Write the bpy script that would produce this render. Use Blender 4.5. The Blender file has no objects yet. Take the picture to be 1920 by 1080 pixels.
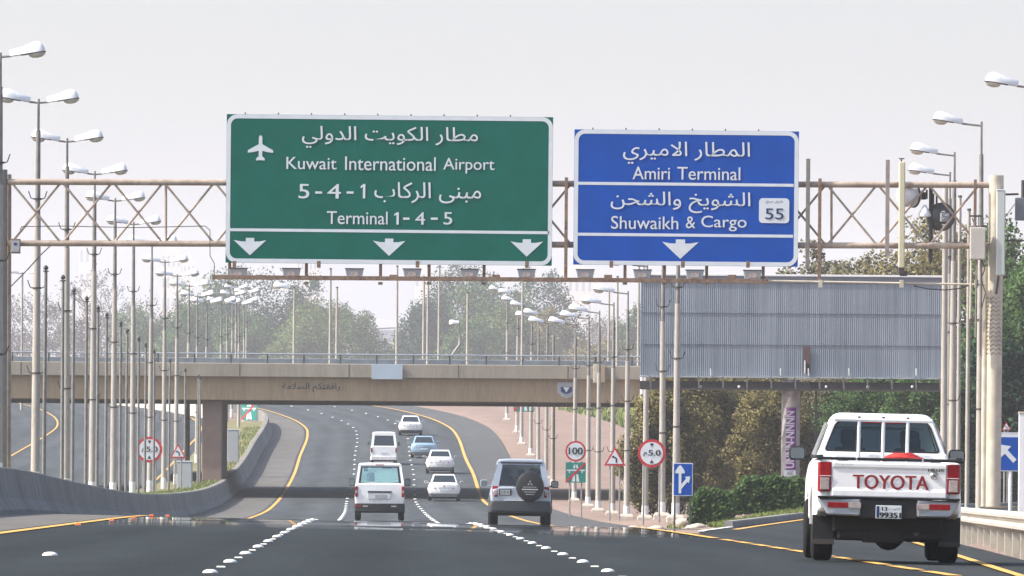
import bpy, bmesh, math, random
from mathutils import Vector, Matrix
R = math.radians
SC = bpy.context.scene
COL = SC.collection

# ------------------------------------------------------------------ camera, world, sun, exposure
CZ = 1.0                       # camera height
F = 16000.0                    # focal length in pixels of a 1920 wide frame (300 mm on 36 mm)
ROLL = 0.0075
cam = bpy.data.cameras.new('camera'); cam.lens = 300; cam.sensor_width = 36
cam.shift_y = 360 / 1920; cam.clip_end = 20000; cam.clip_start = 0.5
camo = bpy.data.objects.new('camera', cam); COL.objects.link(camo)
camo.location = (0, 0, CZ); camo.rotation_euler = (R(90), -ROLL, 0)
SC.camera = camo

SUN_EL, SUN_AZ = 44.0, 11.0     # sun over the median side, a little behind the camera
sdir = Vector((-math.cos(R(SUN_EL)) * math.cos(R(SUN_AZ)), -math.cos(R(SUN_EL)) * math.sin(R(SUN_AZ)), math.sin(R(SUN_EL))))
wd = bpy.data.worlds.new('World'); SC.world = wd; wd.use_nodes = True
nt = wd.node_tree
sky = nt.nodes.new('ShaderNodeTexSky'); sky.sky_type = 'NISHITA'; sky.sun_disc = False
sky.sun_elevation = R(SUN_EL); sky.sun_rotation = R(270 - SUN_AZ)
sky.air_density = 1.0; sky.dust_density = 4.0; sky.ozone_density = 2.0; sky.altitude = 20
bg = nt.nodes['Background']; bg.inputs['Strength'].default_value = 0.15
nt.links.new(sky.outputs[0], bg.inputs['Color'])
sl = bpy.data.lights.new('sun', 'SUN'); sl.energy = 3.8; sl.angle = R(0.5); sl.color = (1, .95, .87)
so = bpy.data.objects.new('sun', sl); COL.objects.link(so); so.rotation_euler = sdir.to_track_quat('Z', 'Y').to_euler()
vs = SC.view_settings; vs.view_transform = 'Standard'; vs.look = 'None'; vs.exposure = 0.88; vs.gamma = 1
cy = SC.cycles; cy.max_bounces = 6; cy.volume_bounces = 1; cy.transparent_max_bounces = 8
cy.diffuse_bounces = 3; cy.glossy_bounces = 3; cy.transmission_bounces = 4; cy.use_denoising = True
cy.sample_clamp_indirect = 6

def P(px, py, Y):
    "point at depth Y that the photograph shows at pixel (px, py)"
    x, y = px - 960.0, 900.0 - py
    c, s = math.cos(ROLL), math.sin(ROLL)
    return Vector(((x * c - y * s) * Y / F, Y, CZ + (x * s + y * c) * Y / F))

# ------------------------------------------------------------------ road geometry
def hermite(tab):
    xs = [a for a, _ in tab]; ys = [b for _, b in tab]; n = len(xs); m = []
    for i in range(n):
        if i == 0: m.append((ys[1] - ys[0]) / (xs[1] - xs[0]))
        elif i == n - 1: m.append((ys[-1] - ys[-2]) / (xs[-1] - xs[-2]))
        else:
            a = (ys[i] - ys[i-1]) / (xs[i] - xs[i-1]); b = (ys[i+1] - ys[i]) / (xs[i+1] - xs[i])
            m.append((a + b) / 2 if a * b > 0 or abs(a) + abs(b) < .05 else 0)
    def f(x):
        if x <= xs[0]: return ys[0] + m[0] * (x - xs[0])
        if x >= xs[-1]: return ys[-1] + m[-1] * (x - xs[-1])
        i = 0
        while x > xs[i+1]: i += 1
        h = xs[i+1] - xs[i]; t = (x - xs[i]) / h
        return ((2*t**3 - 3*t*t + 1) * ys[i] + (t**3 - 2*t*t + t) * h * m[i]
                + (-2*t**3 + 3*t*t) * ys[i+1] + (t**3 - t*t) * h * m[i+1])
    return f
rx = hermite([(0, 5.95), (77, 4.75), (186, 3.0), (258, 1.9), (326, .8), (400, -.4), (468, -1.6), (530, -2.4), (570, -3.1),
              (633, -4.1), (660, -4.9), (693, -7.0), (725, -10.5), (750, -14.7), (800, -25), (850, -38), (900, -54), (1000, -92), (1100, -130), (7000, -130)])
rz0 = hermite([(-200, .2), (0, .2), (77, .13), (120, .09), (150, .06), (175, .03), (195, -.02), (225, -.22), (258, -.42), (290, -.55),
               (326, -.62), (360, -.62), (400, -.55), (440, -.35), (468, -.1), (500, .55), (530, 1.33), (570, 2.4), (633, 4.2),
               (700, 6.15), (750, 7.6), (800, 8.8), (900, 10.3), (1000, 11), (7000, 11)])
def rz(Y, X=0.0):
    k = 1.0 if Y < 190 else max(0.0, 1 - (Y - 190) / 100.0)
    X = max(-14.0, min(5.5, X))
    b = 0.0 if Y < 610 else min(1.0, (Y - 610) / 90.0)
    u = max(-14.0, min(4.0, X - rx(Y)))
    return rz0(Y) - 0.0175 * X * k + 0.025 * b * (u + 5)
def gz(X, Y):
    "ground level beside the roads"
    return rz(Y, X)
def ramp(tab): return hermite(tab)
ramp_l = hermite([(40, 5.5), (77, 4.9), (130, 4.05), (170, 3.75), (188, 4.3), (200, 5.1), (215, 6.3), (235, 8.0), (255, 10.2), (280, 14), (300, 18), (330, 26), (360, 36)])
ramp_r = hermite([(40, 4.7), (77, 5.75), (100, 6.4), (130, 7.25), (150, 7.8), (170, 8.5), (190, 9.4), (210, 10.6), (230, 12.0), (255, 14.5), (280, 18.3), (300, 22.3), (330, 31), (360, 42)])
def ramp_z(Y, X):
    if Y < 190: return rz(Y, X)
    t = min(1, (Y - 190) / 60)
    return (1 - t) * rz(190, X) + t * (.06 + max(0, (Y - 250)) * .003)

# ------------------------------------------------------------------ mesh builder and helpers
class MB:
    def __init__(s): s.v = []; s.f = []
    def add(s, vs, fs):
        o = len(s.v); s.v += [tuple(v) for v in vs]; s.f += [tuple(i + o for i in f) for f in fs]; return s
    def box(s, x0, x1, y0, y1, z0, z1):
        return s.add([(x0,y0,z0),(x1,y0,z0),(x1,y1,z0),(x0,y1,z0),(x0,y0,z1),(x1,y0,z1),(x1,y1,z1),(x0,y1,z1)],
                     [(3,2,1,0),(4,5,6,7),(0,1,5,4),(1,2,6,5),(2,3,7,6),(3,0,4,7)])
    def hexa(s, b, t):
        "b, t: four bottom and four top corners, same turn"
        return s.add(list(b) + list(t), [(3,2,1,0),(4,5,6,7),(0,1,5,4),(1,2,6,5),(2,3,7,6),(3,0,4,7)])
    def prism(s, pts, y0, y1):
        "polygon in x,z pushed along y"
        n = len(pts)
        return s.add([(x,y0,z) for x,z in pts] + [(x,y1,z) for x,z in pts],
                     [tuple(range(n)), tuple(range(2*n-1, n-1, -1))] + [(i, n+i, n+(i+1)%n, (i+1)%n) for i in range(n)])
    def prism_x(s, pts, x0, x1):
        n = len(pts)
        return s.add([(x0,y,z) for y,z in pts] + [(x1,y,z) for y,z in pts],
                     [tuple(range(n-1,-1,-1)), tuple(range(n, 2*n))] + [(i, (i+1)%n, n+(i+1)%n, n+i) for i in range(n)])
    def prism_z(s, pts, z0, z1):
        n = len(pts)
        return s.add([(x,y,z0) for x,y in pts] + [(x,y,z1) for x,y in pts],
                     [tuple(range(n-1,-1,-1)), tuple(range(n, 2*n))] + [(i, (i+1)%n, n+(i+1)%n, n+i) for i in range(n)])
    def tube(s, a, b, r0, r1=None, n=10):
        a, b = Vector(a), Vector(b); r1 = r0 if r1 is None else r1
        d = (b - a); d = d.normalized() if d.length > 1e-9 else Vector((0,0,1))
        u = d.orthogonal().normalized(); w = d.cross(u)
        vs = [a + (u*math.cos(2*math.pi*i/n) + w*math.sin(2*math.pi*i/n))*r0 for i in range(n)]
        vs += [b + (u*math.cos(2*math.pi*i/n) + w*math.sin(2*math.pi*i/n))*r1 for i in range(n)]
        return s.add(vs, [(i, (i+1)%n, n+(i+1)%n, n+i) for i in range(n)] + [tuple(range(n-1,-1,-1)), tuple(range(n,2*n))])
    def path(s, pts, r, n=6):
        for a, b in zip(pts, pts[1:]): s.tube(a, b, r, r, n)
        return s
    def loft(s, rings, cap=True):
        n = len(rings[0]); vs = [p for r in rings for p in r]; fs = []
        for k in range(len(rings)-1):
            for i in range(n): fs.append((k*n+i, k*n+(i+1)%n, (k+1)*n+(i+1)%n, (k+1)*n+i))
        if cap: fs += [tuple(range(n-1,-1,-1)), tuple(range((len(rings)-1)*n, len(rings)*n))]
        return s.add(vs, fs)
    def lathe(s, prof, c=(0,0,0), axis='z', n=20):
        rings = []
        for r, h in prof:
            ring = []
            for i in range(n):
                a = 2*math.pi*i/n; p, q = r*math.cos(a), r*math.sin(a)
                v = {'z': (p,q,h), 'x': (h,p,q), 'y': (q,h,p)}[axis]
                ring.append((v[0]+c[0], v[1]+c[1], v[2]+c[2]))
            rings.append(ring)
        return s.loft(rings)
    def poly(s, pts): return s.add(pts, [tuple(range(len(pts)))])
    def xf(s, m):
        s.v = [tuple(m @ Vector(v)) for v in s.v]; return s
    def build(s, name, m, parent=None, bevel=0, smooth=None, loc=None):
        me = bpy.data.meshes.new(name); me.from_pydata(s.v, [], s.f); me.update()
        b = bmesh.new(); b.from_mesh(me)
        if not getattr(s, 'n', None): bmesh.ops.recalc_face_normals(b, faces=b.faces); b.to_mesh(me); b.free()
        if smooth is not None:
            me.polygons.foreach_set('use_smooth', [True]*len(me.polygons)); me.set_sharp_from_angle(angle=R(smooth))
        if m: me.materials.append(m)
        if getattr(s, 'n', None): me.polygons.foreach_set('use_smooth', [True]*len(me.polygons)); me.normals_split_custom_set_from_vertices(s.n)
        o = bpy.data.objects.new(name, me); COL.objects.link(o)
        if parent: o.parent = parent
        if loc is not None: o.location = loc
        if bevel:
            bv = o.modifiers.new('edge', 'BEVEL'); bv.width = bevel; bv.segments = 2; bv.limit_method = 'ANGLE'; bv.angle_limit = R(35)
        return o
def tag(o, label=None, cat=None, group=None, kind=None):
    if label: o['label'] = label
    if cat: o['category'] = cat
    if group: o['group'] = group
    if kind: o['kind'] = kind
    return o
def thing(name, label, cat, loc=(0,0,0), rot=0, group=None):
    o = bpy.data.objects.new(name, None); COL.objects.link(o); o.empty_display_size = .2
    o.location = loc; o.rotation_euler = (0, 0, rot); return tag(o, label, cat, group)
KIDS = {}
def copy_tree(o, parent=None):
    c = o.copy(); COL.objects.link(c)
    if parent: c.parent = parent
    for ch in [x for x in bpy.data.objects if x.parent == o]: copy_tree(ch, c)
    return c
def dup(o, loc, label, scale=None, rot=None):
    c = copy_tree(o); c.location = loc; c['label'] = label
    if scale is not None: c.scale = scale
    if rot is not None: c.rotation_euler = (0, 0, rot)
    return c
def nth(n):
    w = ['first','second','third','fourth','fifth','sixth','seventh','eighth','ninth','tenth','eleventh','twelfth']
    if n <= 12: return w[n-1]
    return '%d%s' % (n, 'th' if 10 < n % 100 < 20 else {1:'st',2:'nd',3:'rd'}.get(n % 10, 'th'))

# ------------------------------------------------------------------ materials
MATS = {}
def mat(name, col, rough=.6, metal=0, var=.12, scale=6, spec=.5, fine=0, bump=0):
    if name in MATS: return MATS[name]
    m = bpy.data.materials.new(name); m.use_nodes = True; n = m.node_tree.nodes; l = m.node_tree.links
    b = n['Principled BSDF']; b.inputs['Roughness'].default_value = rough; b.inputs['Metallic'].default_value = metal
    b.inputs['Specular IOR Level'].default_value = spec
    tc = n.new('ShaderNodeTexCoord'); nz = n.new('ShaderNodeTexNoise'); nz.inputs['Scale'].default_value = scale; nz.inputs['Detail'].default_value = 5
    l.new(tc.outputs['Object'], nz.inputs['Vector'])
    mx = n.new('ShaderNodeMix'); mx.data_type = 'RGBA'
    mx.inputs[6].default_value = (*[max(0, c*(1-var)) for c in col], 1); mx.inputs[7].default_value = (*[min(1, c*(1+var)) for c in col], 1)
    rp = n.new('ShaderNodeMapRange'); rp.inputs[1].default_value = .3; rp.inputs[2].default_value = .7
    l.new(nz.outputs['Fac'], rp.inputs[0]); l.new(rp.outputs[0], mx.inputs[0]); l.new(mx.outputs[2], b.inputs['Base Color'])
    if bump:
        nz2 = n.new('ShaderNodeTexNoise'); nz2.inputs['Scale'].default_value = fine or scale*8; l.new(tc.outputs['Object'], nz2.inputs['Vector'])
        bp = n.new('ShaderNodeBump'); bp.inputs['Strength'].default_value = bump; bp.inputs['Distance'].default_value = .05
        l.new(nz2.outputs['Fac'], bp.inputs['Height']); l.new(bp.outputs[0], b.inputs['Normal'])
    MATS[name] = m; return m
def layered(name, cols, scales, rough=.85, stretch=(1,1,1), bump=0):
    "two colours mixed by large and small noise, in world-sized object coordinates"
    m = bpy.data.materials.new(name); m.use_nodes = True; n = m.node_tree.nodes; l = m.node_tree.links
    b = n['Principled BSDF']; b.inputs['Roughness'].default_value = rough; b.inputs['Specular IOR Level'].default_value = .08
    tc = n.new('ShaderNodeTexCoord'); mp = n.new('ShaderNodeMapping'); mp.inputs['Scale'].default_value = stretch
    l.new(tc.outputs['Object'], mp.inputs['Vector']); prev = None
    for i, (c, sc) in enumerate(zip(cols, scales)):
        nz = n.new('ShaderNodeTexNoise'); nz.inputs['Scale'].default_value = sc; nz.inputs['Detail'].default_value = 6
        l.new(mp.outputs[0], nz.inputs['Vector'])
        rp = n.new('ShaderNodeMapRange'); rp.inputs[1].default_value = .38; rp.inputs[2].default_value = .62; l.new(nz.outputs['Fac'], rp.inputs[0])
        mx = n.new('ShaderNodeMix'); mx.data_type = 'RGBA'; mx.inputs[7].default_value = (*c[1], 1)
        if prev: l.new(prev.outputs[2], mx.inputs[6])
        else: mx.inputs[6].default_value = (*c[0], 1)
        if prev:
            mu = n.new('ShaderNodeMath'); mu.operation = 'MULTIPLY'; mu.inputs[1].default_value = c[0]; l.new(rp.outputs[0], mu.inputs[0]); l.new(mu.outputs[0], mx.inputs[0])
        else: l.new(rp.outputs[0], mx.inputs[0])
        prev = mx
    l.new(prev.outputs[2], b.inputs['Base Color'])
    if bump:
        bp = n.new('ShaderNodeBump'); bp.inputs['Strength'].default_value = bump; bp.inputs['Distance'].default_value = .05
        l.new(nz.outputs['Fac'], bp.inputs['Height']); l.new(bp.outputs[0], b.inputs['Normal'])
    MATS[name] = m; return m
def leafmat(name, a, b_, rough=.6):
    m = bpy.data.materials.new(name); m.use_nodes = True; n = m.node_tree.nodes; l = m.node_tree.links
    b = n['Principled BSDF']; b.inputs['Roughness'].default_value = rough; b.inputs['Specular IOR Level'].default_value = .25
    g = n.new('ShaderNodeNewGeometry'); tc = n.new('ShaderNodeTexCoord'); nz = n.new('ShaderNodeTexNoise'); nz.inputs['Scale'].default_value = .9
    l.new(tc.outputs['Object'], nz.inputs['Vector'])
    ad = n.new('ShaderNodeMath'); ad.operation = 'ADD'; l.new(g.outputs['Random Per Island'], ad.inputs[0]); l.new(nz.outputs['Fac'], ad.inputs[1])
    rp = n.new('ShaderNodeMapRange'); rp.inputs[1].default_value = .35; rp.inputs[2].default_value = 1.65; l.new(ad.outputs[0], rp.inputs[0])
    mx = n.new('ShaderNodeMix'); mx.data_type = 'RGBA'; mx.inputs[6].default_value = (*a, 1); mx.inputs[7].default_value = (*b_, 1)
    l.new(rp.outputs[0], mx.inputs[0]); l.new(mx.outputs[2], b.inputs['Base Color'])
    tr = n.new('ShaderNodeBsdfTranslucent'); l.new(mx.outputs[2], tr.inputs[0]); ms = n.new('ShaderNodeMixShader'); ms.inputs[0].default_value = .42
    l.new(b.outputs[0], ms.inputs[1]); l.new(tr.outputs[0], ms.inputs[2]); l.new(ms.outputs[0], n['Material Output'].inputs[0])
    MATS[name] = m; return m
def glassmat(name, tint, gloss=.12, gcol=(1,1,1)):
    m = bpy.data.materials.new(name); m.use_nodes = True; n = m.node_tree.nodes; l = m.node_tree.links
    n.remove(n['Principled BSDF']); t = n.new('ShaderNodeBsdfTransparent'); t.inputs[0].default_value = (*tint, 1)
    g = n.new('ShaderNodeBsdfGlossy'); g.inputs['Roughness'].default_value = .03; g.inputs[0].default_value = (*gcol, 1); fr = n.new('ShaderNodeFresnel'); fr.inputs[0].default_value = 1.5
    ad = n.new('ShaderNodeMath'); ad.operation = 'ADD'; ad.use_clamp = True; ad.inputs[1].default_value = gloss; l.new(fr.outputs[0], ad.inputs[0])
    mx = n.new('ShaderNodeMixShader'); l.new(ad.outputs[0], mx.inputs[0]); l.new(t.outputs[0], mx.inputs[1]); l.new(g.outputs[0], mx.inputs[2])
    l.new(mx.outputs[0], n['Material Output'].inputs[0]); MATS[name] = m; return m

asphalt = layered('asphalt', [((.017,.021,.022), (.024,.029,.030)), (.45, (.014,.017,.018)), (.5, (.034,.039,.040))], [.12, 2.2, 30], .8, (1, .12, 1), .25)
def mirage_gloss(m, y0, y1, amount=.85):
    "imitates the heat mirage near the crest: mirror-like coat put on the road in long streaks"
    n = m.node_tree.nodes; l = m.node_tree.links; b = n['Principled BSDF']
    tc = n.new('ShaderNodeTexCoord'); sp = n.new('ShaderNodeSeparateXYZ'); l.new(tc.outputs['Object'], sp.inputs[0])
    u = n.new('ShaderNodeMapRange'); u.interpolation_type = 'SMOOTHSTEP'; u.inputs[1].default_value = y0; u.inputs[2].default_value = y0+35; l.new(sp.outputs['Y'], u.inputs[0])
    d = n.new('ShaderNodeMapRange'); d.interpolation_type = 'SMOOTHSTEP'; d.inputs[1].default_value = y1-25; d.inputs[2].default_value = y1; d.inputs[3].default_value = 1; d.inputs[4].default_value = 0; l.new(sp.outputs['Y'], d.inputs[0])
    mp = n.new('ShaderNodeMapping'); mp.inputs['Scale'].default_value = (.35, .12, 1); l.new(tc.outputs['Object'], mp.inputs[0])
    nz = n.new('ShaderNodeTexNoise'); nz.inputs['Scale'].default_value = 1; nz.inputs['Detail'].default_value = 3; l.new(mp.outputs[0], nz.inputs[0])
    k = n.new('ShaderNodeMapRange'); k.inputs[1].default_value = .36; k.inputs[2].default_value = .52; l.new(nz.outputs[0], k.inputs[0])
    m1 = n.new('ShaderNodeMath'); m1.operation = 'MULTIPLY'; l.new(u.outputs[0], m1.inputs[0]); l.new(d.outputs[0], m1.inputs[1])
    m2 = n.new('ShaderNodeMath'); m2.operation = 'MULTIPLY'; l.new(m1.outputs[0], m2.inputs[0]); l.new(k.outputs[0], m2.inputs[1])
    m3 = n.new('ShaderNodeMath'); m3.operation = 'MULTIPLY'; m3.inputs[1].default_value = amount; l.new(m2.outputs[0], m3.inputs[0])
    l.new(m3.outputs[0], b.inputs['Coat Weight']); b.inputs['Coat Roughness'].default_value = .015
def wheel_tracks(m, amount=.22):
    "paler wheel paths and a dark oil strip along each lane"
    n = m.node_tree.nodes; l = m.node_tree.links; b = n['Principled BSDF']; src = b.inputs['Base Color'].links[0].from_socket
    at = n.new('ShaderNodeAttribute'); at.attribute_name = 'lat'
    k = n.new('ShaderNodeMath'); k.operation = 'MULTIPLY'; k.inputs[1].default_value = 2*math.pi/1.85; l.new(at.outputs['Fac'], k.inputs[0])
    sn = n.new('ShaderNodeMath'); sn.operation = 'SINE'; l.new(k.outputs[0], sn.inputs[0])
    tc = n.new('ShaderNodeTexCoord'); mp = n.new('ShaderNodeMapping'); mp.inputs['Scale'].default_value = (.8, .02, 1); l.new(tc.outputs['Object'], mp.inputs[0])
    nz = n.new('ShaderNodeTexNoise'); nz.inputs['Scale'].default_value = 1; nz.inputs['Detail'].default_value = 4; l.new(mp.outputs[0], nz.inputs[0])
    a = n.new('ShaderNodeMath'); a.operation = 'MULTIPLY'; l.new(sn.outputs[0], a.inputs[0]); l.new(nz.outputs[0], a.inputs[1])
    c = n.new('ShaderNodeMath'); c.operation = 'MULTIPLY_ADD'; c.inputs[1].default_value = amount; c.inputs[2].default_value = 1.0; l.new(a.outputs[0], c.inputs[0])
    mp2 = n.new('ShaderNodeMapping'); mp2.inputs['Scale'].default_value = (.5, .035, 1); l.new(tc.outputs['Object'], mp2.inputs[0])
    v = n.new('ShaderNodeTexNoise'); v.inputs['Scale'].default_value = 1.3; v.inputs['Detail'].default_value = 6; v.inputs['Roughness'].default_value = .7; l.new(mp2.outputs[0], v.inputs[0])
    pr = n.new('ShaderNodeMapRange'); pr.inputs[1].default_value = .35; pr.inputs[2].default_value = .65; pr.inputs[3].default_value = .82; pr.inputs[4].default_value = 1.16; l.new(v.outputs[0], pr.inputs[0])
    mu = n.new('ShaderNodeMath'); mu.operation = 'MULTIPLY'; l.new(c.outputs[0], mu.inputs[0]); l.new(pr.outputs[0], mu.inputs[1])
    vm = n.new('ShaderNodeVectorMath'); vm.operation = 'SCALE'; l.new(src, vm.inputs[0]); l.new(mu.outputs[0], vm.inputs['Scale']); l.new(vm.outputs[0], b.inputs['Base Color'])

asphalt_pale = layered('asphalt_pale', [((.055,.061,.066), (.068,.075,.080)), (.45, (.046,.051,.055)), (.4, (.084,.092,.098))], [.10, 1.6, 26], .85, (1, .12, 1), .2)  # paler tone for the road past the crest and the opposite road
asphalt_far = layered('asphalt_ramp', [((.024,.028,.030), (.034,.038,.040)), (.4, (.021,.024,.026)), (.4, (.045,.05,.052))], [.15, 2.0, 30], .85, (1, .15, 1), .2)
mirage_gloss(asphalt, 140, 262, 1.0); mirage_gloss(asphalt_pale, 140, 270, 1.0)  # glossy coat standing in for the mirage at the crest
wheel_tracks(asphalt); wheel_tracks(asphalt_pale); wheel_tracks(asphalt_far, .12)
shoulder_m = layered('shoulder_asphalt', [((.115,.11,.103), (.145,.138,.128)), (.5, (.09,.085,.08)), (.4, (.165,.157,.145))], [.1, 1.2, 25], .9, (1, .15, 1), .2)
shoulder_d = layered('shoulder_asphalt_grey', [((.08,.083,.084), (.10,.102,.103)), (.5, (.066,.07,.07)), (.4, (.115,.116,.116))], [.1, 1.2, 25], .9, (1, .15, 1), .2)
sand = layered('sand', [((.20,.142,.115), (.25,.18,.15)), (.5, (.165,.122,.10)), (.5, (.285,.22,.185))], [.05, .6, 9], .95, (1, .3, 1), .3)
turf = layered('turf', [((.16,.15,.075), (.28,.22,.15)), (.6, (.10,.125,.045)), (.5, (.20,.19,.09))], [.25, 1.2, 8], .95, (1, .3, 1), .3)
grassm = layered('grass_blades', [((.11,.16,.04), (.17,.22,.065)), (.6, (.27,.26,.10)), (.5, (.08,.13,.03))], [.6, 3, 14], .9)
concrete = layered('concrete', [((.25,.235,.225), (.31,.295,.28)), (.6, (.19,.18,.175)), (.4, (.36,.345,.33))], [.3, 1.5, 14], .9, (1, .4, 1), .15)
barrier_m = layered('weathered_barrier', [((.19,.18,.165), (.25,.238,.22)), (.6, (.12,.115,.108)), (.45, (.29,.275,.255))], [.25, 1.4, 9], .95, (1, .8, .12), .25)
concrete_w = layered('sunlit_concrete', [((.62,.58,.5), (.7,.66,.58)), (.5, (.5,.46,.4)), (.4, (.74,.7,.62))], [.2, 1.2, 10], .9)  # sunlit brightness of the median wall is put into this colour
girder_m = layered('brown_concrete', [((.30,.225,.142), (.345,.262,.168)), (.5, (.235,.175,.11)), (.45, (.40,.31,.205))], [.12, .9, 7], .9, (2.2, 1, .22), .2)
parapet_m = layered('grey_concrete', [((.265,.235,.19), (.315,.28,.228)), (.55, (.20,.178,.145)), (.4, (.355,.32,.268))], [.12, .9, 7], .9, (2.2, 1, .22), .2)
yellow_m = layered('yellow_paint', [((.56,.315,.075), (.64,.37,.10)), (.6, (.42,.25,.08)), (.45, (.68,.43,.16))], [.4, 3, 20], .8)
white_line = layered('white_paint_line', [((.6,.6,.58), (.7,.7,.68)), (.5, (.45,.45,.44)), (.4, (.8,.8,.78))], [.4, 3, 20], .8)
cream = mat('cream_steel', (.50,.45,.36), .5, 0, .15, 3)
pole_m = layered('galvanised_pole', [((.35,.325,.285), (.43,.40,.355)), (.55, (.25,.232,.205)), (.35, (.50,.465,.415))], [1.2, 6, 30], .6, (1, 1, .15))
pole_d = mat('dark_pole', (.20,.19,.175), .6, .2, .2, 5)
white_pole = mat('white_painted_base', (.72,.71,.68), .7, 0, .12, 7)
lampw = mat('lamp_white', (.74,.75,.76), .35, 0, .06, 4)
lens_m = mat('lamp_lens', (.55,.53,.46), .15, 0, .08, 8)
rust = layered('rusty_brown_steel', [((.16,.10,.075), (.22,.15,.11)), (.6, (.12,.075,.06)), (.5, (.33,.25,.18))], [.6, 3, 12], .75)
truss_m = layered('worn_beige_steel', [((.40,.335,.27), (.48,.41,.335)), (.55, (.26,.20,.16)), (.3, (.22,.13,.09))], [.5, 2.2, 9], .6)
dark_steel = mat('dark_steel', (.055,.05,.048), .6, .2, .25, 5)
grey_box = mat('grey_enamel', (.33,.35,.37), .45, 0, .1, 5)
green_sign = mat('green_sign_face', (.0,.112,.080), .6, 0, .10, 1.1, .1)
blue_sign = mat('blue_sign_face', (.002,.066,.36), .6, 0, .10, 1.1, .1)
sign_white = mat('sign_white', (.62,.66,.69), .5, 0, .05, 3)
sign_black = mat('sign_black', (.01,.01,.014), .5, 0, .1, 3)
sign_red = mat('sign_red', (.47,.022,.03), .5, 0, .1, 4)
sign_back = mat('sign_back_metal', (.35,.36,.37), .4, .5, .1, 4)
post_grey = mat('post_grey', (.27,.26,.25), .5, .3, .15, 6)
navy = mat('sign_navy', (.012,.03,.12), .5, 0, .05, 3)
def dirt(m, z0, z1, col, amount):
    n = m.node_tree.nodes; l = m.node_tree.links; b = n['Principled BSDF']; src = b.inputs['Base Color'].links[0].from_socket
    tc = n.new('ShaderNodeTexCoord'); sp = n.new('ShaderNodeSeparateXYZ'); l.new(tc.outputs['Object'], sp.inputs[0])
    g = n.new('ShaderNodeMapRange'); g.inputs[1].default_value = z0; g.inputs[2].default_value = z1; g.inputs[3].default_value = amount; g.inputs[4].default_value = amount*.12; l.new(sp.outputs['Z'], g.inputs[0])
    nz = n.new('ShaderNodeTexNoise'); nz.inputs['Scale'].default_value = 5; nz.inputs['Detail'].default_value = 8; nz.inputs['Roughness'].default_value = .7; l.new(tc.outputs['Object'], nz.inputs[0])
    k = n.new('ShaderNodeMapRange'); k.inputs[1].default_value = .35; k.inputs[2].default_value = .7; l.new(nz.outputs[0], k.inputs[0])
    mu = n.new('ShaderNodeMath'); mu.operation = 'MULTIPLY'; l.new(g.outputs[0], mu.inputs[0]); l.new(k.outputs[0], mu.inputs[1])
    mx = n.new('ShaderNodeMix'); mx.data_type = 'RGBA'; l.new(mu.outputs[0], mx.inputs[0]); l.new(src, mx.inputs[6]); mx.inputs[7].default_value = (*col, 1); l.new(mx.outputs[2], b.inputs['Base Color'])
white_paint = mat('white_car_paint', (.87,.87,.87), .28, 0, .02, 2, .6)
silver_paint = mat('silver_car_paint', (.41,.455,.52), .28, .3, .03, 2, .6)
bluecar = mat('pale_blue_paint', (.30,.44,.56), .3, .2, .03, 2, .6)
dirt(white_paint, .35, 1.0, (.42,.37,.31), .75)
grey_clad = mat('dark_grey_cladding', (.09,.095,.105), .5, 0, .1, 5)
black_pl = mat('black_plastic', (.007,.007,.008), .6, 0, .2, 8)
rubber = mat('tyre_rubber', (.008,.008,.0085), .9, 0, .3, 9, .2)
rim_m = mat('wheel_rim_metal', (.34,.34,.35), .35, .6, .1, 9)
chrome = mat('chrome', (.62,.63,.65), .16, .95, .05, 3)
redlens = mat('red_lens', (.24,.005,.009), .35, 0, .2, 14, .25)
clearlens = mat('clear_lens', (.38,.32,.30), .25, 0, .25, 16, .4)
orange_lens = mat('orange_lens', (.75,.14,.02), .3, 0, .1, 9)
redletter = mat('red_lettering', (.25,.006,.012), .4, 0, .04, 3)
redrope = mat('red_rope', (.42,.02,.018), .7, 0, .2, 20)
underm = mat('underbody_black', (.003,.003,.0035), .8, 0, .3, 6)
seat_m = mat('seat_fabric', (.035,.037,.042), .9, 0, .2, 8)
dglass = mat('dark_glass', (.012,.018,.022), .06, 0, .1, 3, .9)
cabglass = glassmat('tinted_cab_glass', (.22,.30,.30), .01)
paleglass = glassmat('pale_van_glass', (.70,.93,.87), .34, (.78,.92,.87))
rock_m = layered('pale_rock', [((.46,.39,.32), (.56,.49,.41)), (.5, (.36,.30,.25)), (.4, (.62,.56,.48))], [1, 5, 20], .95, (1,1,1), .5)
bark = mat('bark', (.13,.10,.08), .95, 0, .25, 4)
bark_grey = mat('grey_bark', (.15,.128,.122), .95, 0, .2, 4)
leaf_dark = leafmat('leaf_dark_green', (.012,.050,.026), (.038,.105,.050))
leaf_mid = leafmat('leaf_mid_green', (.050,.115,.032), (.145,.24,.075))
leaf_light = leafmat('leaf_light_green', (.09,.14,.038), (.22,.28,.09))
leaf_olive = leafmat('leaf_olive', (.16,.14,.050), (.37,.315,.13))
leaf_pale = leafmat('leaf_pale_olive', (.16,.15,.075), (.32,.29,.15))
leaf_mauve = leafmat('leaf_dry_mauve', (.105,.092,.085), (.19,.165,.148))
leaf_hedge = leafmat('leaf_hedge', (.022,.058,.014), (.095,.155,.04))
bld_cream = mat('pale_render', (.62,.50,.38), .9, 0, .06, .05)
bld_grey = mat('grey_render', (.36,.38,.42), .9, 0, .06, .05)
bld_win = mat('building_glazing', (.12,.15,.18), .2, 0, .1, .1)
teal = mat('teal_sign_face', (.010,.20,.165), .45, 0, .06, 2)
purple = mat('purple_banner', (.16,.035,.20), .7, 0, .12, 3)
banner_w = mat('banner_lettering', (.60,.56,.62), .7, 0, .08, 5)
stone_col = mat('pale_column', (.31,.29,.285), .9, 0, .25, 3)

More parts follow.
